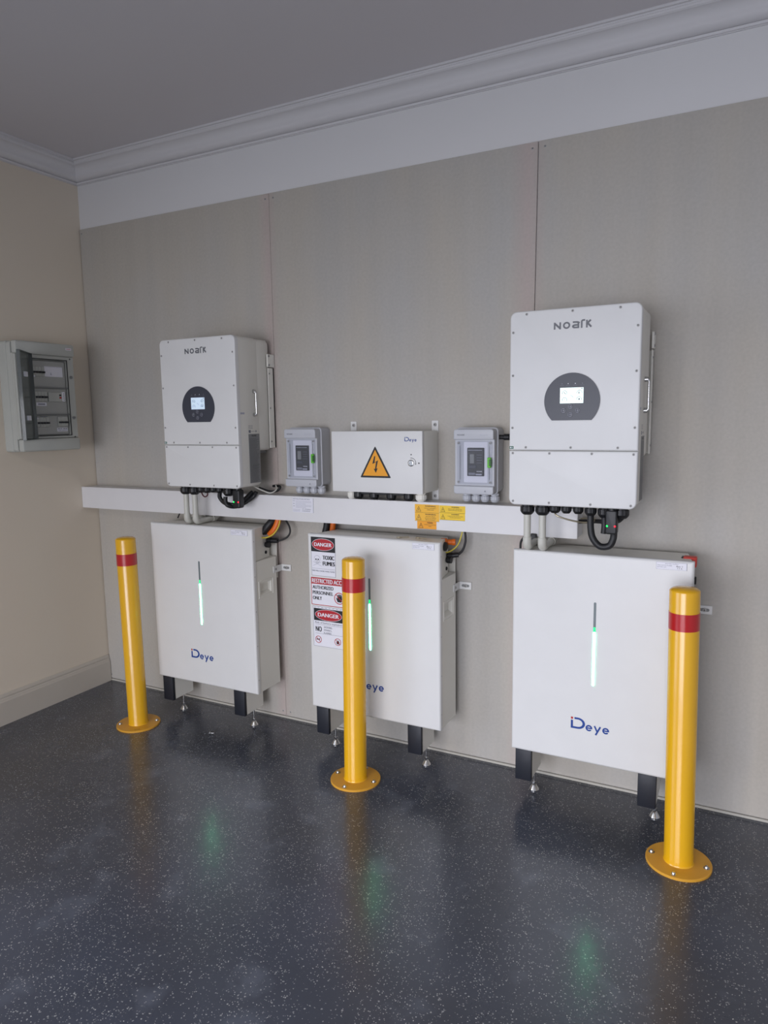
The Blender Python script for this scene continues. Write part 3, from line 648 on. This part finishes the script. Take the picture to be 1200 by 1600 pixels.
P.line((a+.003, .811), (b-.003, .811), .0009, GRYP, 1); P.text('FIRE WILL CAUSE TOXIC FUMES', a+.004, .7985, .0055, GRYP, .110, 2, .012)
for q in ((a, a+.0012), (b-.0012, b)): P.rect(q[0], q[1], .7795, .883, GRYP, 1)
P.rect(a, b, .7795, .7807, GRYP, 1)
P.done('danger_sign', BT2, 'black, red and white sign reading DANGER TOXIC FUMES')
P = Print(front(yF), .0008); a, b = .013, .195; P.sheet(a, b, .653, .772, REDP, .003); P.rect(a+.003, b-.003, .656, .744, WHP, 1, .002)
P.text('RESTRICTED ACCESS', (a+b)/2, .7495, .0175, WHP, .170, 2, .02, 'C')
for t_, zz, wd in (('AUTHORIZED', .723, .102), ('PERSONNEL', .700, .100), ('ONLY', .6765, .044)): P.text(t_, a+.008, zz, .0145, BLKP, wd, 2, .025)
cx, cz = a+.138, .6915; P.arc(cx, cz, .0235, .0035, 0, 2*PI, REDP, 2, 32)
P.poly([(cx-.009, cz-.016), (cx+.009, cz-.016), (cx+.013, cz-.004), (cx+.0125, cz+.009), (cx-.0095, cz+.009), (cx-.010, cz-.002), (cx-.0145, cz+.004), (cx-.0165, cz+.002)], BLKP, 2)
for k in range(4): P.rect(cx-.009+k*.0054, cx-.0045+k*.0054, cz+.008, cz+.0155+(.002 if k in (1, 2) else 0), BLKP, 2)
P.line((cx-.016, cz+.016), (cx+.016, cz-.016), .003, REDP, 3)
P.done('restricted_sign', BT2, 'red bordered sign reading RESTRICTED ACCESS AUTHORIZED PERSONNEL ONLY')
P = Print(front(yF), .0008); a, b = .019, .171; P.sheet(a, b, .473, .648, WHP)
for q in ((a, b, .473, .4741), (a, b, .6469, .648), (a, a+.0011, .473, .648), (b-.0011, b, .473, .648)): P.rect(*q, GRYP, 1)
P.rect(a+.004, b-.004, .586, .639, BLKP, 1); P.ell((a+b)/2, .6125, .0660, .0245, WHP, 2, 36); P.ell((a+b)/2, .6125, .0645, .0230, REDP, 3, 36); P.text('DANGER', (a+b)/2, .6045, .0160, WHP, .102, 4, .03, 'C')
for k in range(8): P.rect(a+.006+k*.018, a+.015+k*.018, .6425, .644, GRYP, 1)
P.text('Risk of battery explosion', a+.010, .574, .0075, GRYP, .132, 2, .006); P.line((a+.010, .569), (b-.008, .569), .0009, GRYP, 1)
P.text('NO', a+.012, .5385, .0215, BLKP, .029, 2, .02)
for k, t_ in enumerate(('SMOKING,', 'SPARKS,', 'FLAMES')): P.text(t_, a+.052, .556-k*.0125, .0075, GRYP, .042-.003*k, 2, .004)
P.line((a+.010, .530), (b-.008, .530), .0009, GRYP, 1)
for cx, n_ in ((a+.024, 0), (b-.033, 1)):
    cz = .503; P.arc(cx, cz, .0145, .0024, 0, 2*PI, REDP, 2, 28)
    if n_: P.poly([(cx-.005, cz-.009), (cx+.006, cz-.009), (cx+.007, cz), (cx+.001, cz+.009), (cx-.001, cz+.003), (cx-.006, cz+.001)], BLKP, 2)
    else: P.rect(cx-.010, cx+.007, cz-.0015, cz+.0025, BLKP, 2); P.line((cx+.004, cz+.003), (cx+.009, cz+.008), .0015, BLKP, 2)
    P.line((cx-.0105, cz+.0105), (cx+.0105, cz-.0105), .0022, REDP, 3)
P.done('danger_sign', BT2, 'white sign reading DANGER, NO SMOKING, SPARKS, FLAMES')

# plugs and leads beside each battery
def lead(T, pts, r, m, name='lead', label=None, flat=1, n=10):
    bm = B(); tube(bm, pts, r, n, 6, flat=flat); return link(name, bm, m, T, 60, label=label)
def rel(o, pts): return [(p[0]-o[0], p[1]-o[1], p[2]-o[2]) for p in pts]
o_ = (1.235, -.09, .986); c = thing('cable_bundle', 'black sheathed and orange battery cables dropping from trunking behind the left battery', 'cable', o_)
lead(c, rel(o_, [(1.222, -.07, .985), (1.212, -.09, .968), (1.190, -.10, .940), (1.178, -.10, .925)]), .0175, RUBBER, 'sheath', 'black corrugated cable sheath', n=16)
lead(c, rel(o_, [(1.249, -.08, .985), (1.243, -.085, .962), (1.228, -.09, .935), (1.205, -.09, .915)]), .0145, ORAN, 'power_cable', 'bright orange power cable', n=16)
lead(c, rel(o_, [(1.186, -.105, .932), (1.172, -.11, .922), (1.158, -.11, .925)]), .0135, BLACK, 'plug', 'black elbow plug', n=14)
lead(c, rel(o_, [(1.272, -.10, .985), (1.268, -.11, .955), (1.245, -.12, .922), (1.205, -.125, .905), (1.170, -.125, .908), (1.158, -.12, .922)]), .0032, YG, 'earth_wire', 'thin yellow earth wire')
o_ = (1.50, -.04, .986); c = thing('cable_bundle', 'black and orange cable pair behind the top left edge of the middle battery', 'cable', o_)
lead(c, rel(o_, [(1.483, -.04, .985), (1.478, -.04, .955), (1.468, -.045, .915)]), .0155, RUBBER, 'sheath', n=16); lead(c, rel(o_, [(1.514, -.04, .985), (1.510, -.04, .955), (1.502, -.04, .915)]), .0125, ORAN, 'power_cable', 'bright orange power cable', n=16); lead(c, rel(o_, [(1.535, -.04, .985), (1.530, -.04, .965), (1.522, -.04, .93)]), .003, RUBBER, 'lead')
o_ = (1.215, -.08, .885); c = thing('plug_lead', 'black plug and curved lead on the right side of the left battery', 'cable', o_)
lead(c, rel(o_, [(1.262, -.05, .985), (1.285, -.05, .952), (1.292, -.055, .924), (1.276, -.06, .900), (1.245, -.07, .886), (1.238, -.075, .886)]), .0042, RUBBER)
lead(c, rel(o_, [(1.184, -.082, .885), (1.205, -.08, .886)]), .0125, BLACK, 'plug', n=14); lead(c, rel(o_, [(1.206, -.08, .886), (1.238, -.075, .886)]), .0115, BLACK, 'collar', n=14)
o_ = (2.09, -.08, .884); c = thing('plug_lead', 'black plug and curved lead on the right side of the middle battery', 'cable', o_)
lead(c, rel(o_, [(2.134, -.055, .985), (2.137, -.055, .943), (2.127, -.06, .905), (2.112, -.07, .888), (2.104, -.075, .885)]), .0046, RUBBER)
lead(c, rel(o_, [(2.070, -.082, .882), (2.092, -.08, .884)]), .0125, BLACK, 'plug', n=14); lead(c, rel(o_, [(2.090, -.08, .884), (2.114, -.072, .887)]), .010, BLACK, 'collar', n=14)
lead(c, rel(o_, [(2.134, -.08, .985), (2.120, -.09, .934), (2.092, -.095, .906), (2.066, -.10, .898), (2.056, -.105, .912)]), .0028, YG, 'earth_wire', 'thin green and yellow earth wire')
c = thing('battery_connector', 'orange round connector with black cap at the top right of middle battery', 'connector', (2.066, -.10, .940))
bm = B(); lathe(bm, [(.010, -.02), (.015, -.014), (.015, .008), (.011, .012), (.011, .028), (.013, .03), (.013, .042), (.008, .044)], (0, 0, 0), (1, .35, 0), 20); link('housing', bm, ORAN, c)
bm = B(); lathe(bm, [(.016, 0), (.018, .004), (.018, .016), (.009, .020)], (.002, -.03, -.012), (1, -.2, 0), 20); link('cap', bm, BLACK, c)
c = thing('battery_connector', 'red connector behind the top right corner of the right battery', 'connector', (2.968, -.14, .945))
bm = B(); box(bm, -.022, .020, -.02, .02, -.02, .014, .004, 2); link('housing', bm, REDC, c); bm = B(); box(bm, -.028, -.020, -.016, .016, -.018, .012, .002, 1); link('collar', bm, BLACK, c)

# keys left on the middle battery
def key(x, y, rz, label):
    T = thing('key', label, 'key', (x, y, .9565), 'keys on the middle battery', rz)
    bm = B(); n = 20; R = .011
    O = [[(R*math.cos(2*PI*k/n), R*.85*math.sin(2*PI*k/n), z) for k in range(n)] for z in (0, .0022)]; I = [[(.005*math.cos(2*PI*k/n), .004*math.sin(2*PI*k/n), z) for k in range(n)] for z in (.0022, 0)]
    loft(bm, [O[0], O[1], I[0], I[1], O[0]], cap0=False, cap1=False); link('bow', bm, KEYM, T)
    bm = B(); box(bm, .009, .040, -.0032, .0032, 0, .0024, .0006, 1)
    for k in range(3): box(bm, .018+k*.007, .022+k*.007, -.0050, -.003, 0, .0022)
    link('blade', bm, KEYM, T)
key(1.893, -.158, .55, 'left small nickel key lying on top of the middle battery')
key(1.967, -.138, -.15, 'right small nickel key lying on top of the middle battery')

# ------------------------------------------------------------------ breaker enclosures
def enclosure(x, z0, label):
    W, H = .160, .249
    T = thing('breaker_box', label, 'enclosure', (x, 0, z0), 'small grey breaker boxes')
    bm = B(); slab(bm, -.003, W+.002, .003, H+.004, -.068, -.0005, .014, .002, .003); link('base', bm, GREYP, T)
    bm = B(); slab(bm, -.005, W+.005, -.003, H+.006, -.076, -.068, .016, .002); link('rim', bm, GREYP, T)
    # cover frame: head and foot bars stand proud of the window field
    bm = B(); slab(bm, 0, W, 0, H, -.106, -.076, .012, .003); cv = link('cover', bm, GREYP, T)
    bm = B(); slab(bm, 0, W, .209, H, -.120, -.104, [.001, .001, .010, .010], .004); link('head_bar', bm, GREYP, T)
    bm = B(); slab(bm, 0, W, 0, .032, -.120, -.104, [.010, .010, .001, .001], .004); link('foot_bar', bm, GREYP, T)
    # inner mask and the circuit breaker
    P = Print(front(-.1062), .0006); P.sheet(.006, .153, .036, .206, GREYP, .003); P.rect(.038, .133, .045, .200, WHP, 1, .003); P.done('mask', T)
    bm = B(); box(bm, .053, .120, -.113, -.105, .070, .178, .0015, 1); bk = link('circuit_breaker', bm, BRK, T, label='dark circuit breaker behind the clear window')
    bm = B(); box(bm, .064, .083, -.1155, -.1125, .118, .155, .0015, 1); link('toggle', bm, GREYD, bk); bm = B(); box(bm, .060, .090, -.1145, -.1125, .100, .112, .0008, 1); link('rocker', bm, DARKG, bk)
    P = Print(front(-.1130), .0003); P.text('NOARK', .092, .086, .0045, WHP, .022, 1, .01); scribble(P, .058, .113, .168, .0022, LGRP, 1); P.rect(.059, .086, .074, .083, GRYP, 1); P.rect(.088, .112, .074, .079, LGRP, 1)
    for k in range(4): scribble(P, .092, .112, .150-k*.01, .0016, GRYP, 1)
    P.done('breaker_print', bk)
    # raised clear window, a tray shaped lid
    bm = B(); x0, x1, z0_, z1_ = .010, .152, .038, .204
    L = [[(u, -.1072, v) for u, v in rr(x0, x1, z0_, z1_, .006, 4)], [(u, -.1125, v) for u, v in rr(x0+.002, x1-.002, z0_+.002, z1_-.002, .006, 4)], [(u, -.1155, v) for u, v in rr(x0+.014, x1-.014, z0_+.012, z1_-.012, .008, 4)], [(u, -.1185, v) for u, v in rr(x0+.018, x1-.018, z0_+.016, z1_-.016, .008, 4)]]
    loft(bm, L, cap0=False); wd = link('window', bm, CLEAR, T, 30, label='clear hinged window')
    for sx in (.017, .145):
        for sz in (.046, .196): screw(wd, (sx, -.1118, sz), (0, -1, 0), .0045, .0015)
    for sx in (.022, .140):
        bm = B(); box(bm, sx-.0015, sx+.0015, -.1140, -.112, .056, .186, .0006, 1); link('window_rib', bm, GREYP, wd)
    bm = B(); box(bm, .136, .150, -.121, -.112, .103, .142, .002, 1); lt = link('latch', bm, GRN, T, label='bright green latch'); bm = B(); box(bm, .143, .152, -.1225, -.118, .110, .135, .001, 1); link('latch_grip', bm, mat('dark_green_plastic', (38, 100, 30), .4), lt)
    P = Print(front(-.1202), .0003); P.text('NOARK', .016, .2245, .0055, LOGOG, .030, 0, .015); P.text('Ex9', .108, .2245, .004, LGRP, .030, 0, 0); P.poly([(.124, .011), (.132, .011), (.128, .018)], GRYP, 0); P.done('logo', T, 'small grey lettering along the head bar')
    for gx in (.032, .070, .107, .146): gland(T, (gx, -.055, .0005), .018, .0355, GREYP)
    return T
enclosure(1.322, 1.142, 'small grey breaker box with clear window between left inverter and white cabinet')
enclosure(2.112, 1.137, 'small grey breaker box with clear window between white cabinet and right inverter')
bm = B(); lathe(bm, [(.009, -.02), (.009, 0), (.012, .002), (.012, .022), (.007, .026), (.004, .10)], (0, 0, 0), (1, 0, 0), 16); o = link('cable_plug', bm, BLACK, None); o.location = (2.292, -.055, 1.354); tag(o, 'black cable plug sticking out between right breaker box and right inverter', 'connector')

# ------------------------------------------------------------------ combiner cabinet
X0, W, Z0, H, D = 1.589, .410, 1.134, .247, .161
T = thing('electrical_cabinet', 'white steel electrical cabinet with yellow lightning triangle above the trunking', 'cabinet', (X0, 0, Z0))
bm = B(); box(bm, .002, W-.001, -D+.020, -.0015, .002, H-.002, .0015, 2); link('body', bm, OFFW, T)
bm = B(); box(bm, .0035, W-.004, -D+.017, -D+.021, .004, H-.004); link('gasket', bm, GREYD, T)
bm = B(); box(bm, 0, W, -D, -D+.0175, 0, H, .002, 2); dr = link('door', bm, WHITE, T)
P = Print(front(-D), .0006)
tr = [(.133, .0605), (.273, .0605), (.203, .188)]; cx, cz = .203, .103
def grow(p, s): return [(cx+(a-cx)*s, cz+(b-cz)*s) for a, b in p]
o_ = []
for i, (a, b) in enumerate(tr):                                   # rounded corners
    p = Vector(tr[i-1]); q = Vector((a, b)); r = Vector(tr[(i+1) % 3]); u = (p-q).normalized()*.006; v = (r-q).normalized()*.006
    for k in range(5): t_ = k/4; s_ = (1-t_)**2*(q+u)+2*t_*(1-t_)*q+t_*t_*(q+v); o_.append((s_.x, s_.y))
P.poly(o_, BLKP, 0); P.poly(grow(tr, .82), ORG, 1)
P.poly([(.199, .147), (.190, .1155), (.207, .124), (.202, .096), (.196, .097), (.205, .080), (.214, .099), (.208, .0975), (.216, .131), (.200, .122), (.204, .147)], BLKP, 2)
P.done('warning_sign', dr, 'yellow triangle with black border and lightning bolt')
P = Print(front(-D), .0002); logo_d(P, .334, .207, .052, .0165, BLUE, BLUE); P.done('logo', dr, 'small blue word mark Deye')
bm = B(); lathe(bm, [(.013, 0), (.013, .003), (.010, .005), (.0085, .005), (.0085, .003), (.005, .003)], (.362, -D, .122), (0, -1, 0), 24); box(bm, .354, .370, -D-.0055, -D-.003, .1205, .1235); link('lock', bm, STEEL, dr, label='round steel quarter-turn lock')
P = Print(front(-D), .0002); P.arc(.362, .122, .020, .0018, -.05*PI, .55*PI, BLKP, 0, 14); P.ell(.362, .155, .003, .0025, BLKP, 0, 12); P.ell(.395, .122, .003, .003, BLKP, 0, 12); P.rect(.380, .383, .116, .120, BLKP, 0); P.done('lock_print', dr)
for ax in (.003, .383):
    for z0_, z1_, sz in ((H-.01, H+.038, H+.022), (-.0375, .01, -.022)):
        bm = B(); slab(bm, ax, ax+.028, z0_, z1_, -.0035, -.0005, .002, 0, seg=3); mt = link('mounting_tab', bm, WHITE, T); screw(mt, (ax+.014, -.0035, sz), (0, -1, 0), .0072, .004)
for gx, r, m in ((.047, .018, OFFW), (.080, .021, BLACK), (.155, .021, BLACK), (.235, .021, BLACK), (.314, .021, BLACK), (.369, .0225, OFFW)): gland(T, (gx, -.085, .003), r, .0405, m)
bm = B(); box(bm, .10, .30, -.10, -.07, -.016, .003, .002, 1); link('gland_plate', bm, BLACK, T)

# ------------------------------------------------------------------ distribution board on the left wall
ya, yb, za, zb, XF = -.506, -.183, 1.298, 1.813, .12
T = thing('distribution_board', 'grey distribution board with open smoked door on the left wall', 'distribution board', (0, 0, za))
za0 = za; zb -= za; za = 0
def S(bm, y0, y1, z0, z1, x0, x1, R=.01, e=.003): return slab(bm, y0, y1, z0, z1, x1, x0, R, 0, 0, 5, ax='x') if e == 0 else loft(bm, [[(x, u, v) for u, v in rr(y0+d, y1-d, z0+d, z1-d, max(R-d, 0), 5)] for d, x in ((0, x0), (0, x1-e), (e*.3, x1-e*.3), (e, x1))])
bm = B(); S(bm, ya, yb, za, zb, .0005, .055, .012, .002); link('back_box', bm, GREYB, T)
oy0, oy1, oz0, oz1 = -.436, -.224, .072, .438
bm = B(); S(bm, ya+.002, yb-.002, za+.002, zb-.002, .053, .084, .014, .002); box(bm, .083, .098, ya+.003, oy0, .06, .457); box(bm, .083, .098, oy1, yb-.003, .06, .457); link('housing', bm, GREYB, T)
# front cover with a window opening
bm = B(); oy0, oy1, oz0, oz1 = -.436, -.224, .072, .438
box(bm, .097, XF-.008, ya+.003, oy0, .062, .455, .002, 1); box(bm, .097, XF-.008, oy1, yb-.003, .062, .455, .002, 1); box(bm, .097, XF-.008, oy0-.002, oy1+.002, .062, oz0, .001, 1); box(bm, .097, XF-.008, oy0-.002, oy1+.002, oz1, .455, .001, 1); link('front_frame', bm, GREYB, T)
bm = B(); S(bm, ya+.002, yb-.002, .455, zb-.001, .095, XF+.004, .010, .008); hb_ = link('head_cap', bm, GREYB, T); bm = B(); S(bm, ya+.002, yb-.002, za+.001, .060, .095, XF+.004, .010, .008); link('foot_cap', bm, GREYB, T)
bm = B()
for q in ((oy0, oy1, oz1-.002, oz1+.001), (oy0, oy1, oz0-.001, oz0+.002), (oy1-.002, oy1+.001, oz0, oz1), (oy0-.001, oy0+.002, oz0, oz1)): box(bm, XF-.010, XF-.0065, *q)
link('gasket', bm, BLACK, T)
bm = B()
for (z0_, z1_) in ((.304, .430), (.176, .300), (.078, .172)):
    box(bm, .086, .0985, -.432, -.228, z0_+.050 if 0 else z0_, z1_, .002, 1)
link('inner_mask', bm, mat('inner_mask_grey', (172, 173, 169), .5), T)
bm = B()
for z_ in (.302, .174): box(bm, .098, .108, -.434, -.226, z_-.002, z_+.004, .001, 1)
link('mask_ledge', bm, GREYD, T)
def breakers(y0, n, z0, wd=.017):
    for k in range(n):
        bm = B(); box(bm, .0975, .106, y0+k*wd+.0004, y0+(k+1)*wd-.0004, z0, z0+.045, .001, 1); b = link('breaker', bm, GREYB, T)
        bm = B(); box(bm, .1055, .115, y0+k*wd+.003, y0+(k+1)*wd-.003, z0+.014, z0+.023, .001, 1); link('toggle', bm, BRK, b)
breakers(-.415, 4, .356); breakers(-.410, 4, .239); breakers(-.410, 4, .116); breakers(-.292, 3, .118, .0185)
P = Print(side(.0985), .0005); P.sheet(-.345, -.243, .356, .405, WHP); P.poly([(-.312, .364), (-.304, .364), (-.308, .378)], LGRP, 1); P.rect(-.345, -.243, .402, .4035, LGRP, 1); P.done('paper_card', T, 'blank cream circuit card')
bm = B(); box(bm, .0975, .106, -.336, -.246, .237, .281, .001, 1); mt = link('meter', bm, GREYB, T, label='grey module with black and red buttons')
for zz, m in ((.268, BLACK), (.256, REDP)):
    bm = B(); box(bm, .1055, .109, -.276, -.266, zz-.004, zz+.004, .001, 1); link('button', bm, m, mt)
bm = B(); box(bm, .0975, .108, -.2600, -.244, .238, .284, .001, 1); link('switch', bm, WHP, T, label='white module with black dots')
P = Print(side(.1082), .0004)
for k in range(4): P.ell(-.252, .275-k*.010, .0025, .0022, BLKP, 0, 10)
P.done('switch_print', T)
P = Print(side(.0985), .0005); P.sheet(-.400, -.345, .216, .232, WHP); P.rect(-.392, -.353, .2195, .2285, LGRP, 1); scribble(P, -.39, -.355, .222, .003, GRYP, 2); P.sheet(-.296, -.236, .092, .110, WHP); scribble(P, -.292, -.268, .103, .004, GRYP, 1); scribble(P, -.262, -.240, .103, .004, GRYP, 1); scribble(P, -.292, -.242, .096, .0025, GRYP, 1)
scribble(P, -.39, -.345, .164, .003, GRYP, 1); P.done('circuit_label', T, 'small white circuit labels')
P = Print(side(XF+.0042), .0004); P.sheet(-.236, -.204, .486, .497, WHP); P.text('HAGER', -.232, .489, .0048, REDP, .024, 1, .01); P.done('maker_badge', T, 'small badge with red lettering')
for y_, z_ in ((-.206, .445), (-.206, .064)): bm = B(); lathe(bm, [(.0035, 0), (.003, .0015)], (XF-.008, y_, z_), (1, 0, 0), 10); link('screw', bm, BLACK, T)
for z_ in (.357, .158):
    bm = B(); lathe(bm, [(.007, 0), (.007, .005), (.004, .007)], (XF-.008, -.207, z_), (1, 0, 0), 14); link('door_catch', bm, GREYD, T)
# hinged smoked door, opened about 140 degrees
hinge = Vector((XF, -.434, 0)); out = Vector((.1345, -.161, 0)).normalized(); nr = Vector((out.y, -out.x, 0))
def dp(u, z, d): p = hinge+out*u+nr*d; return (p.x, p.y, z)
bm = B(); wdt = .208; dz0, dz1 = .058, .457
for (u0, u1, z0_, z1_, d0, d1) in ((0, wdt, dz0, dz1, 0, .0025), (wdt-.003, wdt, dz0, dz1, -.012, 0), (0, .003, dz0, dz1, -.012, 0), (0, wdt, dz1-.003, dz1, -.012, 0), (0, wdt, dz0, dz0+.003, -.012, 0)):
    loft(bm, [[dp(u, z_, d) for u, d in ((u0, d0), (u1, d0), (u1, d1), (u0, d1))] for z_ in (z0_, z1_)])
dr = link('door', bm, SMOKE, T, 20, label='smoked transparent door swung open')
bm = B(); loft(bm, [[dp(u, z_, d) for u, d in ((-.001, -.012), (.002, -.012), (.002, .003), (-.001, .003))] for z_ in (dz0, dz1)]); link('hinge_edge', bm, BLACK, dr)
for z_ in (.345, .147):
    bm = B(); loft(bm, [[dp(u, zz, d) for u, d in ((wdt-.085, -.018), (wdt-.055, -.018), (wdt-.055, .004), (wdt-.085, .004))] for zz in (z_-.010, z_+.012)]); 
    bm.free()
    bm = B(); loft(bm, [[dp(u, zz, d) for u, d in ((.085, -.009), (.122, -.009), (.122, .0), (.085, .0))] for zz in (z_, z_+.022)]); link('door_latch', bm, WHP, dr, label='white latch on the smoked door')
    bm = B(); box(bm, XF-.012, XF-.004, -.434, -.408, z_+.006, z_+.014, .001, 1); link('hinge', bm, WHP, T)

# ------------------------------------------------------------------ bollards
def bollard(x, y, lean, rz, label, miss=False):
    T = thing('bollard', label, 'bollard', (x, y, 0), 'yellow safety bollards', rz)
    bm = B(); lathe(bm, [(.100, 0), (.1, .0065), (.0985, .008), (.046, .008)], n=56); link('base_plate', bm, YELP, T)
    R = .0445; bm = B(); pr = [(R+.003, .007), (R+.001, .010), (R, .013), (R, .895)]
    for k in range(1, 7): a = k/6*PI/2; pr.append((R*math.cos(a)*(1 if k < 6 else 0)+.0*k, .895+.014*math.sin(a)))
    pr = pr[:4]+[(R-.0008, .8975), (R-.003, .8995), (R*.8, .9035), (R*.45, .9065), (R*.1, .9075)]
    lathe(bm, pr, n=48); pole = link('post', bm, YEL, T, 30)
    bm = B(); lathe(bm, [(R+.0001, .776), (R+.0009, .7762), (R+.0009, .8298), (R+.0001, .83)], n=48)
    bd = link('reflective_band', bm, RED, pole, 30, label='red reflective band')
    # compensate the root turn so that the lean stays along world x
    M = Matrix.Rotation(-rz, 3, 'Z') @ Vector((lean, 0, 1)); pole.rotation_euler = Vector((M.x, M.y, 1)).to_track_quat('Z', 'Y').to_euler()
    for k in range(4):
        a = k*PI/2
        if miss and k == 3:
            bm = B(); loft(bm, [[(-.012, -.086, z_), (.016, -.082, z_), (.014, -.079, z_), (-.010, -.083, z_)] for z_ in (.0079, .0083)]); link('scratch', bm, mat('scratch_brown', (130, 84, 20), .6), T); continue
        bm = B(); c = (.083*math.cos(a), .083*math.sin(a), .008)
        lathe(bm, [(.0095, 0), (.0095, .0012), (.0065, .0015), (.006, .005), (.004, .0075), (.002, .008)], c, n=18); link('bolt', bm, STEEL, T)
    return T
bollard(.593, -.358, -.011, .70, 'leftmost yellow bollard with red band, standing near the room corner', True)
bollard(1.786, -.363, .012, -.02, 'middle yellow bollard with red band, in front of the battery with signs')
bollard(2.985, -.372, -.017, -.09, 'nearest yellow bollard with red band, in front of the right battery')

# small things left on the floor
bm = B(); lathe(bm, [(.006, 0), (.0075, .001), (.0075, .004), (.003, .0045), (.003, .020), (.001, .022)], (0, 0, .0075), (1, .3, 0), 12); o = link('loose_bolt', bm, STEEL, None); o.location = (.98, -.30, 0); tag(o, 'tiny loose bolt lying on dark floor in front of the left battery', 'bolt')
